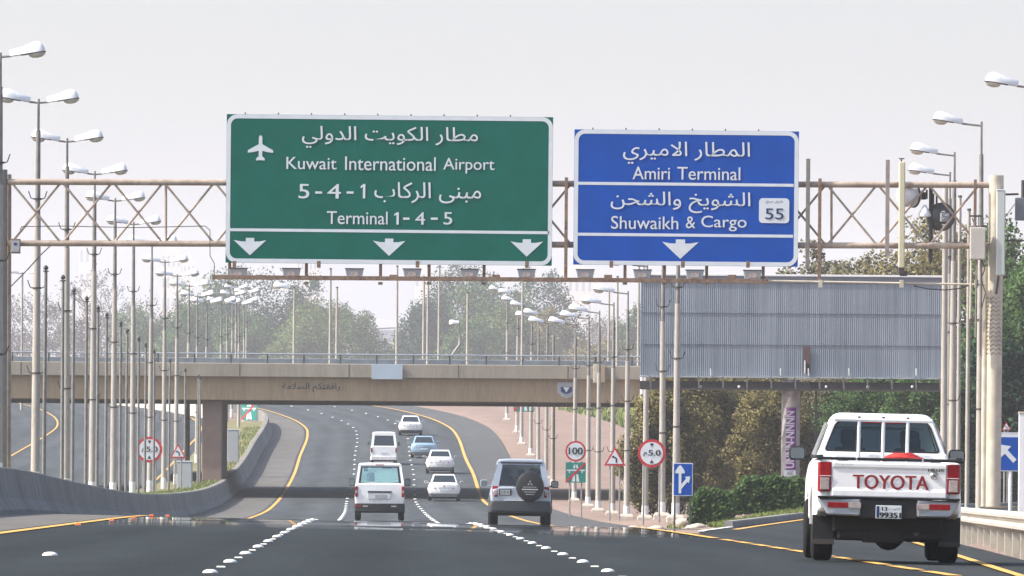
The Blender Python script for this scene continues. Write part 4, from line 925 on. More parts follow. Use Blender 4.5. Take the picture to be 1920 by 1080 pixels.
# large blue exit arrow sign past the guardrail
AY = 275; o, gzv, s = rsign('exit_arrow_sign', 'blue exit sign with a white diagonal arrow behind the guardrail', 1925, 850, AY)
plate(o, rrect(-56*s, 60*s, -34*s, 36*s, 5*s), sign_white); plate(o, rrect(-54*s, 58*s, -32*s, 30*s, 4*s), blue_sign, 'face', -.01, -.001)
plate(o, [(-56*s,36.6*s),(60*s,36.6*s),(60*s,39*s),(-56*s,39*s)], sign_white, 'top_strip')
plate(o, [(x*s, z*s) for x, z in [(-49,16),(-48,-8),(-41,-1),(-25,-18),(-19,-12),(-36,6),(-29,13)]], sign_white, 'diagonal_arrow', -.02, -.012)
post(o, -30*s, gzv, -20*s, .06, lampw); post(o, 25*s, gzv, -20*s, .06, lampw)
o = bend_sign(1887, 801, 300, 17, 'small triangular warning sign showing above the blue exit sign', 3)
wp = thing('marker_post', 'square white concrete post behind the guardrail at the picture edge', 'post', (P(1915, 940, 165).x, 165, ground_z(165, P(1915, 940, 165).x)))
H_ = P(1915, 776, 165).z - wp.location.z; MB().box(-.06, .14, -.08, .08, -.2, H_).build('shaft', lampw, wp, .01); MB().box(-.07, .15, -.09, .09, H_, H_+.04).build('cap', cream, wp, .008)
cab = thing('utility_cabinet', 'pale grey utility cabinet standing in the median behind the barrier', 'cabinet', (P(347, 890, 420).x, 420, rz(420, -16)+.84)); H_ = P(347, 866, 420).z - cab.location.z
MB().box(-.36, .36, -.3, .3, -.1, H_).build('case', grey_box, cab, .02); MB().box(-.32, .32, -.318, -.301, .05, H_-.06).build('door', mat('cabinet_door', (.36,.38,.40), .5, 0, .05, 3), cab); MB().box(-.4, .4, -.34, .34, H_+.001, H_+.05).build('roof', lampw, cab, .01)
cab2 = thing('utility_cabinet', 'pale utility cabinet on the median grass past the overpass pier', 'cabinet', (P(437, 850, 520).x, 520, rz(520, -15)+.84)); H_ = P(437, 806, 520).z - cab2.location.z
MB().box(-.34, .34, -.3, .3, -.1, H_).build('case', grey_box, cab2, .02); MB().box(-.3, .3, -.318, -.301, .05, H_-.06).build('door', MATS['cabinet_door'], cab2); MB().box(-.38, .38, -.34, .34, H_+.001, H_+.05).build('roof', lampw, cab2, .01)

# ------------------------------------------------------------------ guardrail on the ramp
gr = thing('guardrail', 'weathered steel guardrail with many posts along the exit ramp', 'guardrail')
gx = lambda Y: 3.96 + .0281*Y
gzf = lambda Y: ground_z(Y, ramp_r(Y) + .01) if False else ramp_z(Y, ramp_r(Y)) - .02
prof = [(0,.60),(-.03,.58),(-.085,.545),(-.085,.50),(-.02,.455),(-.02,.435),(-.085,.39),(-.085,.345),(-.03,.30),(0,.28),(.012,.29),(-.01,.44),(.012,.6)]
MB().loft([[(gx(Y)+u, Y, gzf(Y)+z+.02) for u, z in prof] for Y in frange(70, 176, 3)]).build('beam', mat('galvanised_beam', (.52,.47,.40), .45, .25, .14, 2), gr)
for k in range(26): Y = 74 + 4*k; MB().box(gx(Y)+.015, gx(Y)+.13, Y-.04, Y+.04, gzf(Y)-.3, gzf(Y)+.58).build('post', cream, gr)
# ------------------------------------------------------------------ vehicles (local: x right, y forward, z up, origin under the rear bumper)
def wheel(par, x, y, r, w, rim=rim_m):
    sx = 1 if x > 0 else -1
    o = bpy.data.objects.new('wheel', None); COL.objects.link(o); o.parent = par; o.location = (x, y, r); o.empty_display_size = .1
    MB().lathe([(r*.55,-w/2),(r*.86,-w/2),(r*.97,-w*.40),(r,-w*.28),(r,w*.28),(r*.97,w*.40),(r*.86,w/2),(r*.55,w/2)], (0,0,0), 'x', 28).build('tyre', rubber, o, smooth=35)
    h = w/2-.012
    MB().lathe([(.02,sx*(h-.05)),(r*.2,sx*(h-.04)),(r*.22,sx*(h-.06)),(r*.5,sx*(h-.03)),(r*.54,sx*h),(r*.56,sx*(h-.03))], (0,0,0), 'x', 20).build('rim', rim, o, smooth=40)
    return o
def lerp4(q, u, v):
    a = Vector(q[0]).lerp(Vector(q[1]), u); b = Vector(q[3]).lerp(Vector(q[2]), u); return a.lerp(b, v)
def inset(q, l, r, b, t): return [lerp4(q, l, b), lerp4(q, 1-r, b), lerp4(q, 1-r, 1-t), lerp4(q, l, 1-t)]
def ring_face(mb, q, i): 
    for k in range(4): j = (k+1) % 4; mb.add([q[k], q[j], i[j], i[k]], [(0,1,2,3)])
def proud(q, d):
    n = (Vector(q[1])-Vector(q[0])).cross(Vector(q[3])-Vector(q[0])).normalized(); return [Vector(p)+n*d for p in q]
def cabin(o, paint, glass, bot, top, rear=(.1,.1,.1,.1), front=(.06,.06,.06,.08), sides=(.05,.05,.04,.1), roof_t=.05, bpillars=(.5,), rear_glass=None, hollow=True, crown=.03):
    "bot/top: (half width, y rear, y front, z). A hollow cab of pillars and roof with a pane in every opening"
    w0, a0, f0_, z0 = bot; w1, a1, f1_, z1 = top
    B_ = [(-w0,a0,z0),(w0,a0,z0),(w0,f0_,z0),(-w0,f0_,z0)]; T_ = [(-w1,a1,z1),(w1,a1,z1),(w1,f1_,z1),(-w1,f1_,z1)]
    faces = {'rear_window': ([B_[0],B_[1],T_[1],T_[0]], rear), 'windscreen': ([B_[2],B_[3],T_[3],T_[2]], front),
             'side_window': ([B_[1],B_[2],T_[2],T_[1]], sides), 'side_window.r': ([B_[3],B_[0],T_[0],T_[3]], (sides[1], sides[0], sides[2], sides[3]))}
    fr = MB()
    for k, (q, ins) in faces.items():
        i = inset(q, *ins); ring_face(fr, q, i)
        if k.startswith('side'):
            for b in bpillars:
                u0, u1 = b-.02, b+.02; fr.add(proud([lerp4(i,u0,0), lerp4(i,u1,0), lerp4(i,u1,1), lerp4(i,u0,1)], .004), [(0,1,2,3)])
        j = proud(i, -.012); MB().poly(j).build(k.split('.')[0], (rear_glass if k == 'rear_window' and rear_glass else glass), o)
    # roof: slightly crowned slab
    rings = []
    for y, dz in ((a1-.02,-.03),(a1+.12,0),((a1+f1_)/2,.012),(f1_-.12,0),(f1_+.02,-.03)):
        rings.append([(-w1-.012,y,z1-.015+dz),(w1+.012,y,z1-.015+dz),(w1-.06,y,z1+crown*.7+dz),(w1*.5,y,z1+crown+dz),(-w1*.5,y,z1+crown+dz),(-w1+.06,y,z1+crown*.7+dz)])
    fr.loft(rings); return fr
def seats(o, xs, y, z, h=.52, w=.23, y2=None):
    for x in xs:
        MB().hexa([(x-w,y,z),(x+w,y,z),(x+w,y+.12,z),(x-w,y+.12,z)], [(x-w*.85,y-.1,z+h),(x+w*.85,y-.1,z+h),(x+w*.85,y,z+h),(x-w*.85,y,z+h)]).box(x-.12, x+.12, y-.11, y-.02, z+h+.03, z+h+.22).build('seat', seat_m, o, .04)
def mirror(o, x, y, z, w=.2, h=.17, m=black_pl):
    s = 1 if x > 0 else -1
    q = MB().prism(rrect(x-w/2, x+w/2, z-h/2, z+h/2, .05, 3), y, y+.1).build('door_mirror', m, o, .015)
    MB().prism(rrect(x-w*.41, x+w*.41, z-h*.39, z+h*.39, .035, 3), y-.004, y-.0005).build('mirror_glass', mat('mirror_glass', (.32,.40,.46), .08, .8, .05, 3), q)
    MB().box(min(x-s*w*.45, x-s*(w*.5+.12)), max(x-s*w*.45, x-s*(w*.5+.12)), y+.03, y+.08, z-h*.35, z-h*.15).build('mirror_arm', m, q)
    return q

# ---- pickup
PX, PY_ = 4.54, 103.0
pk = thing('pickup_truck', 'white double-cab pickup truck with red tailgate lettering on the exit lane', 'pickup truck', (PX, PY_, ramp_z(PY_, PX)+.01), R(-.3))
pk.rotation_euler = (0, R(.9), R(-.2))
for x in (-.765, .765):
    wheel(pk, x, 1.12, .375, .25); wheel(pk, x, 4.2, .375, .25)
    arch = [(1.12+.46*math.cos(a), .44+.46*math.sin(a)) for a in [math.pi*i/12 for i in range(13)]]
    side = [(.14,.60),(.14,1.22),(2.28,1.24),(2.28,.5)] + [(1.58,.5)] + [p for p in arch if p[1] > .5] + [(.66,.52)]
    s = 1 if x > 0 else -1
    x0, x1 = (.70, .865) if s > 0 else (-.865, -.70)
    MB().prism_x(side, x0, x1).build('bed_side', white_paint, pk, .05)
    fl_ = MB(); n = 12; vs = []
    rings = []
    for i in range(n+1):
        a = math.pi*i/n; cy_, sz_ = math.cos(a), math.sin(a)
        rings.append([(s*.86, 1.12+.45*cy_, .44+.45*sz_), (s*.905, 1.12+.46*cy_, .44+.47*sz_), (s*.90, 1.12+.52*cy_, .44+.54*sz_), (s*.858, 1.12+.60*cy_, .44+.62*sz_)])
    fl_.loft(rings).build('wheel_arch', white_paint, pk, smooth=60)
    MB().prism_x([(2.30,.48),(2.30,1.24),(2.4,1.27),(4.15,1.20),(4.8,1.08),(5.1,1.0),(5.2,.8),(5.2,.5),(4.72,.5),(4.6,.75),(4.2,.88),(3.8,.75),(3.68,.48)], *( (.62,.855) if s > 0 else (-.855,-.62))).build('cab_side', white_paint, pk, .04)
    MB().box(*((.856,.875) if s > 0 else (-.875,-.856)), 2.95, 3.12, 1.06, 1.1).build('door_handle', white_paint, pk, .006)
    MB().prism([(x-.14,.20),(x+.13,.20),(x+.13,.56),(x-.14,.56)], .52, .545).build('mud_flap', black_pl, pk, .01)
    MB().prism([(x-.135,.205),(x+.125,.205),(x+.125,.265),(x-.135,.265)], .512, .519).build('flap_strip', mat('flap_strip', (.05,.044,.04), .8), pk)
tg = MB(); prof = [(.0,.775),(-.012,.80),(-.012,.86),(.004,.90),(.004,1.12),(-.012,1.15),(-.014,1.19),(.0,1.212),(.09,1.212),(.09,.775)]
tg.prism_x([(y+.08, z) for y, z in prof], -.688, .688)
tgo = tg.build('tailgate', white_paint, pk, .008)
text('lettering', 'TOYOTA', (-.435, .475, .885, 1.055), redletter, pk, False, .005, Matrix.Translation((0, .076, 0)), .0015)
text('small_badge', 'Toyota', (-.66, -.44, 1.165, 1.19), grey_box, pk, False, 0, Matrix.Translation((0, .064, 0)), .001)
text('small_badge', 'HILUX', (.47, .66, 1.11, 1.148), dark_steel, pk, False, .003, Matrix.Translation((0, .076, 0)), .001)
MB().lathe([(.005,-.02),(.03,-.02),(.045,-.004),(.05,0)], (.545,.082,1.06), 'y', 16).build('lock', chrome, pk); MB().box(.53,.56,.055,.063,1.05,1.07).build('lock_slot', dark_steel, pk)
MB().box(-.70, .70, .1, .16, .79, 1.20).build('tailgate_back', white_paint, pk)
for s in (-1, 1):
    def bx(a, b): return (min(s*a, s*b), max(s*a, s*b))
    l = MB().loft([[(s*.70,.075,z0),(s*.838,.09,z0),(s*.862,.15,z0),(s*.862,.24,z0),(s*.70,.24,z0)] for z0 in (.845,1.03,1.20)]).build('tail_light', redlens, pk, .012)
    MB().box(*bx(.722,.83), .068, .0795, .865, 1.01).build('reversing_lens', clearlens, l, .006)
    MB().box(*bx(.70,.84), .066, .078, 1.028, 1.036).build('lens_divider', lampw, l)
    MB().hexa([(s*.34,-.01,.55),(s*.74,-.01,.56),(s*.74,.16,.56),(s*.34,.16,.55)], [(s*.34,-.01,.765),(s*.87,.06,.765),(s*.87,.2,.765),(s*.34,.16,.765)]).build('bumper', mat('silver_bumper', (.34,.345,.35), .3, .6, .05, 3), pk, .025)
    MB().box(*bx(.49,.74), -.019, -.0105, .65, .715).build('reflector', redlens, pk, .004); MB().box(*bx(.335,.488), -.019, -.0105, .65, .715).build('pale_reflector', clearlens, pk, .004)
    MB().tube((s*.50,.1,1.232), (s*.62,.1,1.222), .014, n=8).build('tailgate_latch', lampw, pk)
    MB().box(*bx(.39,.41), .075, .12, 1.214, 1.262).build('rail_stop', lampw, pk)
    mirror(pk, s*1.0, 3.95, 1.315, .21, .175)
MB().box(-.86, .86, -.005, .17, .768, .79).build('bumper_top', black_pl, pk, .006)
MB().box(-.345, .345, .02, .16, .53, .765).build('bumper_recess', black_pl, pk, .01)
pl = MB().box(-.155, .155, .005, .0185, .53, .69).build('number_plate', sign_white, pk, .004)
text('plate_number', '99351', (-.105, .145, .54, .605), sign_black, pl, False, .006, Matrix.Translation((0, .0025, 0)), .0012)
text('plate_code', '13', (-.08, -.02, .625, .672), sign_black, pl, False, .004, Matrix.Translation((0, .0025, 0)), .0012)
text('plate_country', 'الكويت', (.0, .135, .63, .665), sign_black, pl, True, 0, Matrix.Translation((0, .0025, 0)), .0012); MB().box(-.15,-.115,.001,.0045,.54,.68).build('plate_band', navy, pl)
# open bed, rails and cab
MB().box(-.70, .70, .2, 2.28, .70, .76).build('bed_floor', grey_clad, pk)
rail = MB(); rail.box(-.875, .875, .075, .14, 1.225, 1.262); rail.build('bed_rail', black_pl, pk, .01)
for s in (-1, 1): MB().box(min(s*.80, s*.885), max(s*.80, s*.885), .141, 2.27, 1.245, 1.285).build('bed_rail', black_pl, pk, .01)
MB().box(-.60, .60, 2.30, 2.36, .78, 1.32).build('cab_back', white_paint, pk, .02)
MB().prism([(-.80,.78),(.80,.78),(.835,1.05),(.80,1.34),(-.80,1.34),(-.835,1.05)], 2.36, 2.42).build('cab_wall', white_paint, pk, .03)
def rtrap(w0, z0, w1, z1, rb, rt, n=6):
    "rounded trapezium outline in x,z"
    c = [(-w0, z0, rb), (w0, z0, rb), (w1, z1, rt), (-w1, z1, rt)]; pts = []
    for k in range(4):
        p, a, b = Vector(c[k][:2]), Vector(c[k-1][:2]), Vector(c[(k+1) % 4][:2]); rr = c[k][2]
        d0, d1 = (a-p).normalized()*rr, (b-p).normalized()*rr
        for i in range(n+1):
            t = i/n; pts.append(tuple((p+d0)*(1-t)**2 + p*2*t*(1-t) + (p+d1)*t*t))
    return pts
def slope(pts, y0, z0, k): return [(x, y0 + (z-z0)*k, z) for x, z in pts]
shell = MB(); o0 = rtrap(.815, 1.24, .60, 1.80, .03, .13)
rings = [slope(rtrap(.80, 1.25, .585, 1.785, .03, .12), 2.37, 1.25, .17), slope(o0, 2.40, 1.25, .17), slope(rtrap(.82, 1.24, .615, 1.82, .03, .13), 2.75, 1.25, .05), slope(rtrap(.82, 1.24, .61, 1.825, .03, .13), 3.2, 1.25, .0), slope(rtrap(.81, 1.24, .585, 1.79, .03, .13), 4.3, 1.25, -1.35)]
shell.loft(rings, cap=False).build('cab', white_paint, pk, smooth=45)
gi = rtrap(.715, 1.345, .565, 1.725, .06, .09); go = rtrap(.80, 1.25, .585, 1.785, .03, .12); bk = MB(); n = len(go)
bk.add(slope(go, 2.37, 1.25, .17) + slope(gi, 2.372, 1.25, .17), [(i, (i+1) % n, n+(i+1) % n, n+i) for i in range(n)]); bk.build('rear_panel', white_paint, pk, smooth=30)
se = MB(); g2 = rtrap(.70, 1.36, .552, 1.712, .05, .08); se.add(slope(rtrap(.722, 1.338, .571, 1.731, .06, .09), 2.362, 1.25, .17) + slope(g2, 2.364, 1.25, .17), [(i, (i+1) % n, n+(i+1) % n, n+i) for i in range(n)]); se.build('window_seal', black_pl, pk)
MB().poly(slope(rtrap(.71, 1.35, .56, 1.72, .05, .085), 2.385, 1.25, .17)).build('rear_window', cabglass, pk)
MB().poly([(-.76,4.2,1.28),(.76,4.2,1.28),(.58,3.58,1.76),(-.58,3.58,1.76)]).build('windscreen', cabglass, pk)
for sgn in (-1, 1):
    for ya, yb_ in ((2.62, 3.05), (3.12, 3.72)):
        q = [(sgn*.813, ya, 1.30), (sgn*.813, yb_+.22*(yb_ > 3.5), 1.30), (sgn*.668, yb_-.1*(yb_ > 3.5), 1.70), (sgn*.668, ya+.05, 1.70)]
        q = [(x+sgn*.012, y, z) for x, y, z in q]; MB().poly(q).build('side_window', dglass, pk)
MB().prism([(-.25,1.70),(.25,1.70),(.25,1.735),(-.25,1.735)], 2.43, 2.445).build('high_brake_light', redlens, pk)
MB().hexa([(-.80,4.15,.7),(.80,4.15,.7),(.74,5.2,.6),(-.74,5.2,.6)], [(-.78,4.2,1.2),(.78,4.2,1.2),(.70,5.15,.98),(-.70,5.15,.98)]).build('bonnet', white_paint, pk, .05)
MB().box(-.72, .72, 4.0, 4.4, 1.0, 1.22).build('dashboard', black_pl, pk, .04)
seats(pk, (-.37, .37), 3.25, .85, .55); MB().box(-.66, .66, 2.55, 2.68, .8, 1.36).build('rear_bench', seat_m, pk, .05)
for x in (-.36, .36): MB().box(x-.12, x+.12, 2.56, 2.63, 1.38, 1.52).build('headrest', seat_m, pk, .03)
gb = MB(); gb.tube((-.60,2.2,1.735), (.60,2.2,1.735), .026, n=10); gb.build('guard_bar', lampw, pk, smooth=40)
for x in (-.3, .0, .3):
    xx = x*1.16 if abs(x) > .5 else x
    MB().tube((xx,2.2,1.20), (x,2.2,1.735), .022, n=10).build('guard_bar', lampw, pk, smooth=40)
    MB().tube((x,2.2,1.736), (x,2.2,1.775), .018, n=8).build('bar_cap', black_pl, pk)
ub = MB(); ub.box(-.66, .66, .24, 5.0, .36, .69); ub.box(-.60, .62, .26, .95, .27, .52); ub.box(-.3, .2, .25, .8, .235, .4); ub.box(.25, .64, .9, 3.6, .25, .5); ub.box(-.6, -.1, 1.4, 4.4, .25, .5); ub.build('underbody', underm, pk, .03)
MB().tube((-.7,1.12,.36), (.7,1.12,.36), .07, n=10).lathe([(.02,.9),(.17,.95),(.19,1.12),(.17,1.29),(.02,1.34)], (.05,0,.33), 'y', 14).build('rear_axle', underm, pk)
MB().tube((.35,.25,.36), (.35,1.2,.36), .035, n=10).build('exhaust', dark_steel, pk)
hose = thing('red_hose', 'coiled red hose lying across the bed rail of the white pickup', 'hose', (PX+.19, PY_+.4, ramp_z(PY_, PX)+1.255))
mb = MB()
for k in range(4):
    rr = .20 - .03*k; pts = [(rr*math.cos(a), .22*rr/.3*math.sin(a), .02+.013*k+.006*math.sin(2*a+k)) for a in [2*math.pi*i/28 for i in range(29)]]; mb.path(pts, .022, 6)
mb.build('coil', redrope, hose, smooth=50); MB().path([(-.2,-.02,.0),(-.24,-.1,-.005),(-.1,-.16,.0),(.12,-.15,-.002),(.24,-.04,.01)], .018, 6).build('loose_end', redrope, hose)

# ---- rounded lower body shared by the road cars
def lower_body(st, zfall=.07):
    rings = []
    for y, wb, wm, wt, z0, zm, zt in st:
        rings.append([(-wb*.9,y,z0),(wb*.9,y,z0),(wb,y,z0+.06),(wm,y,zm),(wt,y,zt-zfall),(wt*.82,y,zt-.012),(wt*.4,y,zt),(-wt*.4,y,zt),(-wt*.82,y,zt-.012),(-wt,y,zt-zfall),(-wm,y,zm),(-wb,y,z0+.06)])
    return MB().loft(rings)
def sedan(label, paint, Y, X, yaw, kind, group='white saloon cars in the right lane'):
    o = thing('saloon_car', label, 'car', (X, Y, rz(Y, X)+.02), 0, None)
    gr_ = (rz0(Y+4.4)-rz0(Y))/4.4; o.rotation_euler = (math.atan(gr_), 0, yaw)
    st = [(0,.66,.76,.60,.36,.62,.90),(.06,.76,.84,.70,.30,.62,.95),(.3,.80,.87,.76,.26,.62,.99),(1.0,.82,.89,.80,.24,.62,1.0),(3.0,.82,.89,.80,.24,.62,.96),(4.0,.80,.87,.72,.25,.6,.82),(4.4,.72,.80,.6,.3,.55,.72),(4.5,.6,.66,.5,.36,.5,.64)]
    lower_body(st).build('body', paint, o, .01, 40)
    b, t = [(-.74,.70,.985),(.74,.70,.985),(.74,3.35,.95),(-.74,3.35,.95)], [(-.575,1.38,1.425),(.575,1.38,1.425),(.575,2.45,1.435),(-.575,2.45,1.435)]
    MB().hexa(b, t).build('cabin', paint, o, .05, 40)
    for nm, q, ins in (('rear_window', [b[0],b[1],t[1],t[0]], (.07,.07,.06,.12)), ('windscreen', [b[2],b[3],t[3],t[2]], (.06,.06,.05,.1)), ('side_window', [b[1],b[2],t[2],t[1]], (.1,.1,.08,.14)), ('side_window', [b[3],b[0],t[0],t[3]], (.1,.1,.08,.14))):
        i = inset(q, *ins); MB().add(proud(i, .012) + proud(i, -.02), [(0,1,2,3),(4,5,6,7),(0,1,5,4),(1,2,6,5),(2,3,7,6),(3,0,4,7)]).build(nm, dglass, o)
    MB().loft([[(-.74*k,y,.22),(.74*k,y,.22),(.80*k,y,.42),(-.80*k,y,.42)] for y, k in ((-.02,.92),(.1,1.02),(.3,1.03))]).build('bumper_valance', grey_clad if kind != 'a' else underm, o, .02)
    for s in (-1, 1):
        x0, x1 = {'a': (.42,.80), 'b': (.50,.80), 'c': (.46,.80), 'd': (.44,.78)}[kind]; z0, z1 = {'a': (.70,.82), 'b': (.66,.82), 'c': (.68,.80), 'd': (.66,.80)}[kind]
        l = MB().hexa([(s*x0,-.012,z0),(s*x1,.07,z0),(s*x1,.12,z0),(s*x0,.06,z0)], [(s*x0,.0,z1-.02),(s*x1,.09,z1),(s*x1,.14,z1),(s*x0,.06,z1-.02)]).build('tail_light', redlens, o, .008)
        MB().hexa([(s*(x0+.04),-.02,z0+.02),(s*(x0+.16),.0,z0+.02),(s*(x0+.16),.01,z0+.02),(s*(x0+.04),-.012,z0+.02)], [(s*(x0+.04),-.01,z0+.06),(s*(x0+.16),.01,z0+.06),(s*(x0+.16),.02,z0+.06),(s*(x0+.04),.0,z0+.06)]).build('reversing_lens', clearlens, l)
        wheel(o, s*.77, .95, .31, .2); wheel(o, s*.77, 3.6, .31, .2); mirror(o, s*.98, 2.95, .99, .18, .12, paint)
    MB().box(-.24, .24, -.018, .02, .56, .67).build('number_plate', sign_white, o, .004); MB().box(-.32, .32, -.008, .03, .69, .72).build('boot_trim', chrome if kind == 'b' else grey_clad, o)
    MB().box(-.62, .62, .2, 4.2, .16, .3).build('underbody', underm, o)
    if kind == 'b': MB().prism_x([(.02,.99),(.14,.985),(.16,1.07),(.05,1.075)], -.62, .62).build('boot_spoiler', paint, o, .01)
    MB().lathe([(.003,-.012),(.035,-.01),(.04,0)], (0,-.004,.80), 'y', 12).build('badge', chrome if kind != 'd' else dark_steel, o)
    return o
def hd(Y): return -math.atan((rx(Y+5)-rx(Y-5))/10)
sedan('white saloon car in the shadow of the overpass, nearest of the saloons', white_paint, 461, -3.66, hd(461), 'd')
sedan('white saloon car with a boot spoiler just beyond the overpass shadow', white_paint, 530, -4.47, hd(530), 'b')
sedan('pale blue saloon car between two white saloons', bluecar, 570, -5.9, hd(570), 'c')
sedan('white saloon car farthest up the rising road', white_paint, 633, -7.55, hd(633), 'a')

# ---- off-road car with a spare wheel
oz = 1.09
sv = thing('offroad_car', 'silver off-road car carrying a black covered spare wheel on its tailgate', 'car', (.26, 258, rz(258, .26)+.03)); sv.scale = (1, 1, oz); sv.rotation_euler = (0, R(.6), hd(258))
st = [(.05,.80,.86,.82,.52,.75,1.06),(.12,.86,.92,.86,.46,.75,1.10),(.5,.88,.935,.87,.42,.75,1.12),(3.2,.88,.935,.87,.42,.75,1.12),(4.3,.86,.92,.80,.42,.72,1.02),(4.7,.74,.8,.66,.46,.7,.92)]
lower_body(st).build('body', silver_paint, sv, .012, 40)
fr = cabin(sv, silver_paint, glassmat('offroad_glass', (.24,.29,.29), .02), (.865, .10, 3.55, 1.09), (.70, .26, 2.75, 1.80), rear=(.11,.11,.02,.14), sides=(.06,.06,.05,.14), bpillars=(.36,.68), crown=.06)
fr.build('cabin_frame', silver_paint, sv, .012)
seats(sv, (-.40, .40), 2.2, .8, .60); seats(sv, (-.48, .0, .48), 1.15, .8, .56, .24); MB().box(-.8, .8, 3.1, 3.4, .9, 1.1).build('dashboard', black_pl, sv, .04)
MB().loft([[(-w,y,z0),(w,y,z0),(w*1.02,y,z0+.16),(w*.98,y,.70),(-w*.98,y,.70),(-w*1.02,y,z0+.16)] for y, w, z0 in ((-.12,.78,.40),(-.08,.90,.36),(.2,.955,.36))]).build('bumper', mat('grey_bumper', (.035,.038,.045), .5, 0, .05, 3), sv, .03, 40)
MB().box(-.5, .5, -.125, .1, .700, .715).build('bumper_step', lampw, sv)
for s in (-1, 1):
    wheel(sv, s*.80, .85, .37, .26); wheel(sv, s*.80, 3.6, .37, .26); mirror(sv, s*1.08, 2.95, 1.17, .23, .2, silver_paint if s < 0 else black_pl)
    l = MB().hexa([(s*.70,.03,.80),(s*.875,.06,.80),(s*.885,.2,.80),(s*.70,.16,.80)], [(s*.70,.06,1.10),(s*.85,.09,1.10),(s*.86,.2,1.10),(s*.70,.16,1.10)]).build('tail_light', redlens, sv, .01)
    MB().box(min(s*.72,s*.84), max(s*.72,s*.84), .018, .04, .86, .93).build('clear_lens', clearlens, l)
    MB().prism_x([(.2,.36),(.2,.66),(.42,.82),(.85,.88),(1.28,.82),(1.5,.6),(1.5,.36)], *((.935,.955) if s > 0 else (-.955,-.935))).build('wheel_arch', MATS['grey_bumper'], sv, .01)
MB().lathe([(.02,-.30),(.36,-.30),(.41,-.27),(.425,-.22),(.425,-.06),(.36,-.03),(.02,-.03)], (.27,.06,1.10), 'y', 36).build('spare_wheel_cover', mat('black_vinyl', (.012,.012,.014), .45, 0, .1, 6), sv, smooth=40)
em = MB()
for a in (90, 210, 330):
    d = Vector((math.cos(R(a)), math.sin(R(a)))); e = Vector((-d.y, d.x)); c = Vector((.27, 1.19)); k = .085
    q = [c+d*.008, c+d*k*.55+e*k*.33, c+d*k*1.1, c+d*k*.55-e*k*.33]; em.prism([(p.x, p.y) for p in q], -.25, -.245)
em.build('emblem', mat('emblem_grey', (.30,.30,.31), .5), sv)
for z, x0, x1 in ((1.085,.06,.48),(1.02,.03,.51),(.95,.09,.45),(.885,.14,.40)):
    k = MB(); x = x0
    while x < x1: k.box(x, min(x+.035, x1), -.248, -.243, z-.014, z+.014); x += .046
    k.build('cover_text', lampw if z < 1.05 and z > .98 else MATS['emblem_grey'], sv)
MB().box(-.66, -.28, .02, .045, .84, 1.02).build('plate_recess', dark_steel, sv, .006); p_ = MB().box(-.62, -.33, .005, .0195, .86, 1.0).build('number_plate', grey_box, sv); text('plate_number', '13 4', (-.58, -.37, .89, .97), sign_black, p_, False, 0, Matrix.Translation((0,.002,0)), .001)
MB().path([(-.33,.13,1.17),(-.15,.085,1.07)], .012, 6).build('wiper', black_pl, sv); MB().box(-.7, .7, .3, 4.4, .28, .44).build('underbody', underm, sv, .03); MB().tube((-.7,.85,.36), (.7,.85,.36), .07, n=10).build('rear_axle', underm, sv)
MB().box(-.62, .62, .21, .26, 1.74, 1.775).build('tinted_strip', dglass, sv)

# ---- delivery van
vn = thing('delivery_van', 'white van with a pale green rear window and black bumper in the middle lane', 'van', (-5.05, 326, rz(326, -5)+.03)); vn.scale = (1, 1, 1.13); vn.rotation_euler = (0, 0, hd(326))
st = [(.03,.90,.93,.92,.50,.8,1.24),(.08,.93,.95,.93,.44,.8,1.28),(.4,.935,.952,.935,.40,.8,1.29),(3.9,.935,.952,.93,.40,.8,1.28),(4.6,.90,.92,.80,.42,.78,1.08),(4.9,.74,.80,.7,.46,.72,.95)]
lower_body(st, .04).build('body', white_paint, vn, .012, 40)
fr = cabin(vn, white_paint, paleglass, (.925, .08, 4.3, 1.26), (.815, .22, 3.6, 1.90), rear=(.085,.085,.02,.13), sides=(.05,.05,.05,.15), bpillars=(.35,.7), crown=.05)
fr.build('cabin_frame', white_paint, vn, .012)
q = inset([(-.925,.08,1.26),(.925,.08,1.26),(.815,.22,1.90),(-.815,.22,1.90)], .06,.06,.0,.1); q2 = inset([(-.925,.08,1.26),(.925,.08,1.26),(.815,.22,1.90),(-.815,.22,1.90)], .105,.105,.05,.17)
mb = MB(); ring_face(mb, proud(q, .006), proud(q2, .006)); mb.build('window_seal', black_pl, vn)
MB().box(-.62, -.46, .3, .34, 1.66, 1.80).build('brake_lamp_unit', black_pl, vn, .02); MB().box(.1, .45, .27, .3, 1.76, 1.82).build('rear_view_blind', black_pl, vn, .02); MB().box(-.16, .16, .19, .22, 1.87, 1.90).build('high_brake_light', redlens, vn)
MB().lathe([(.01,0),(.16,.0),(.14,.28),(.01,.3)], (-.35,1.6,1.32), 'z', 12).build('headrest', mat('green_headrest', (.05,.16,.13), .8), vn)
MB().box(-.46, .46, -.012, .02, .945, 1.0).build('handle_recess', black_pl, vn, .01); MB().prism([(-.44,.72),(.38,.72),(.46,.94),(-.46,.94)], .0, .024).build('plate_recess', mat('recess_white', (.55,.56,.56), .4), vn, .01)
p_ = MB().box(-.18, .24, -.012, -.001, .76, .88).build('number_plate', grey_box, vn)
MB().loft([[(-w,y,z0),(w,y,z0),(w*1.01,y,.5),(w*.99,y,.58),(-w*.99,y,.58),(-w*1.01,y,.5)] for y, w, z0 in ((-.09,.86,.30),(-.05,.94,.27),(.25,.965,.27))]).build('bumper', black_pl, vn, .02, 40)
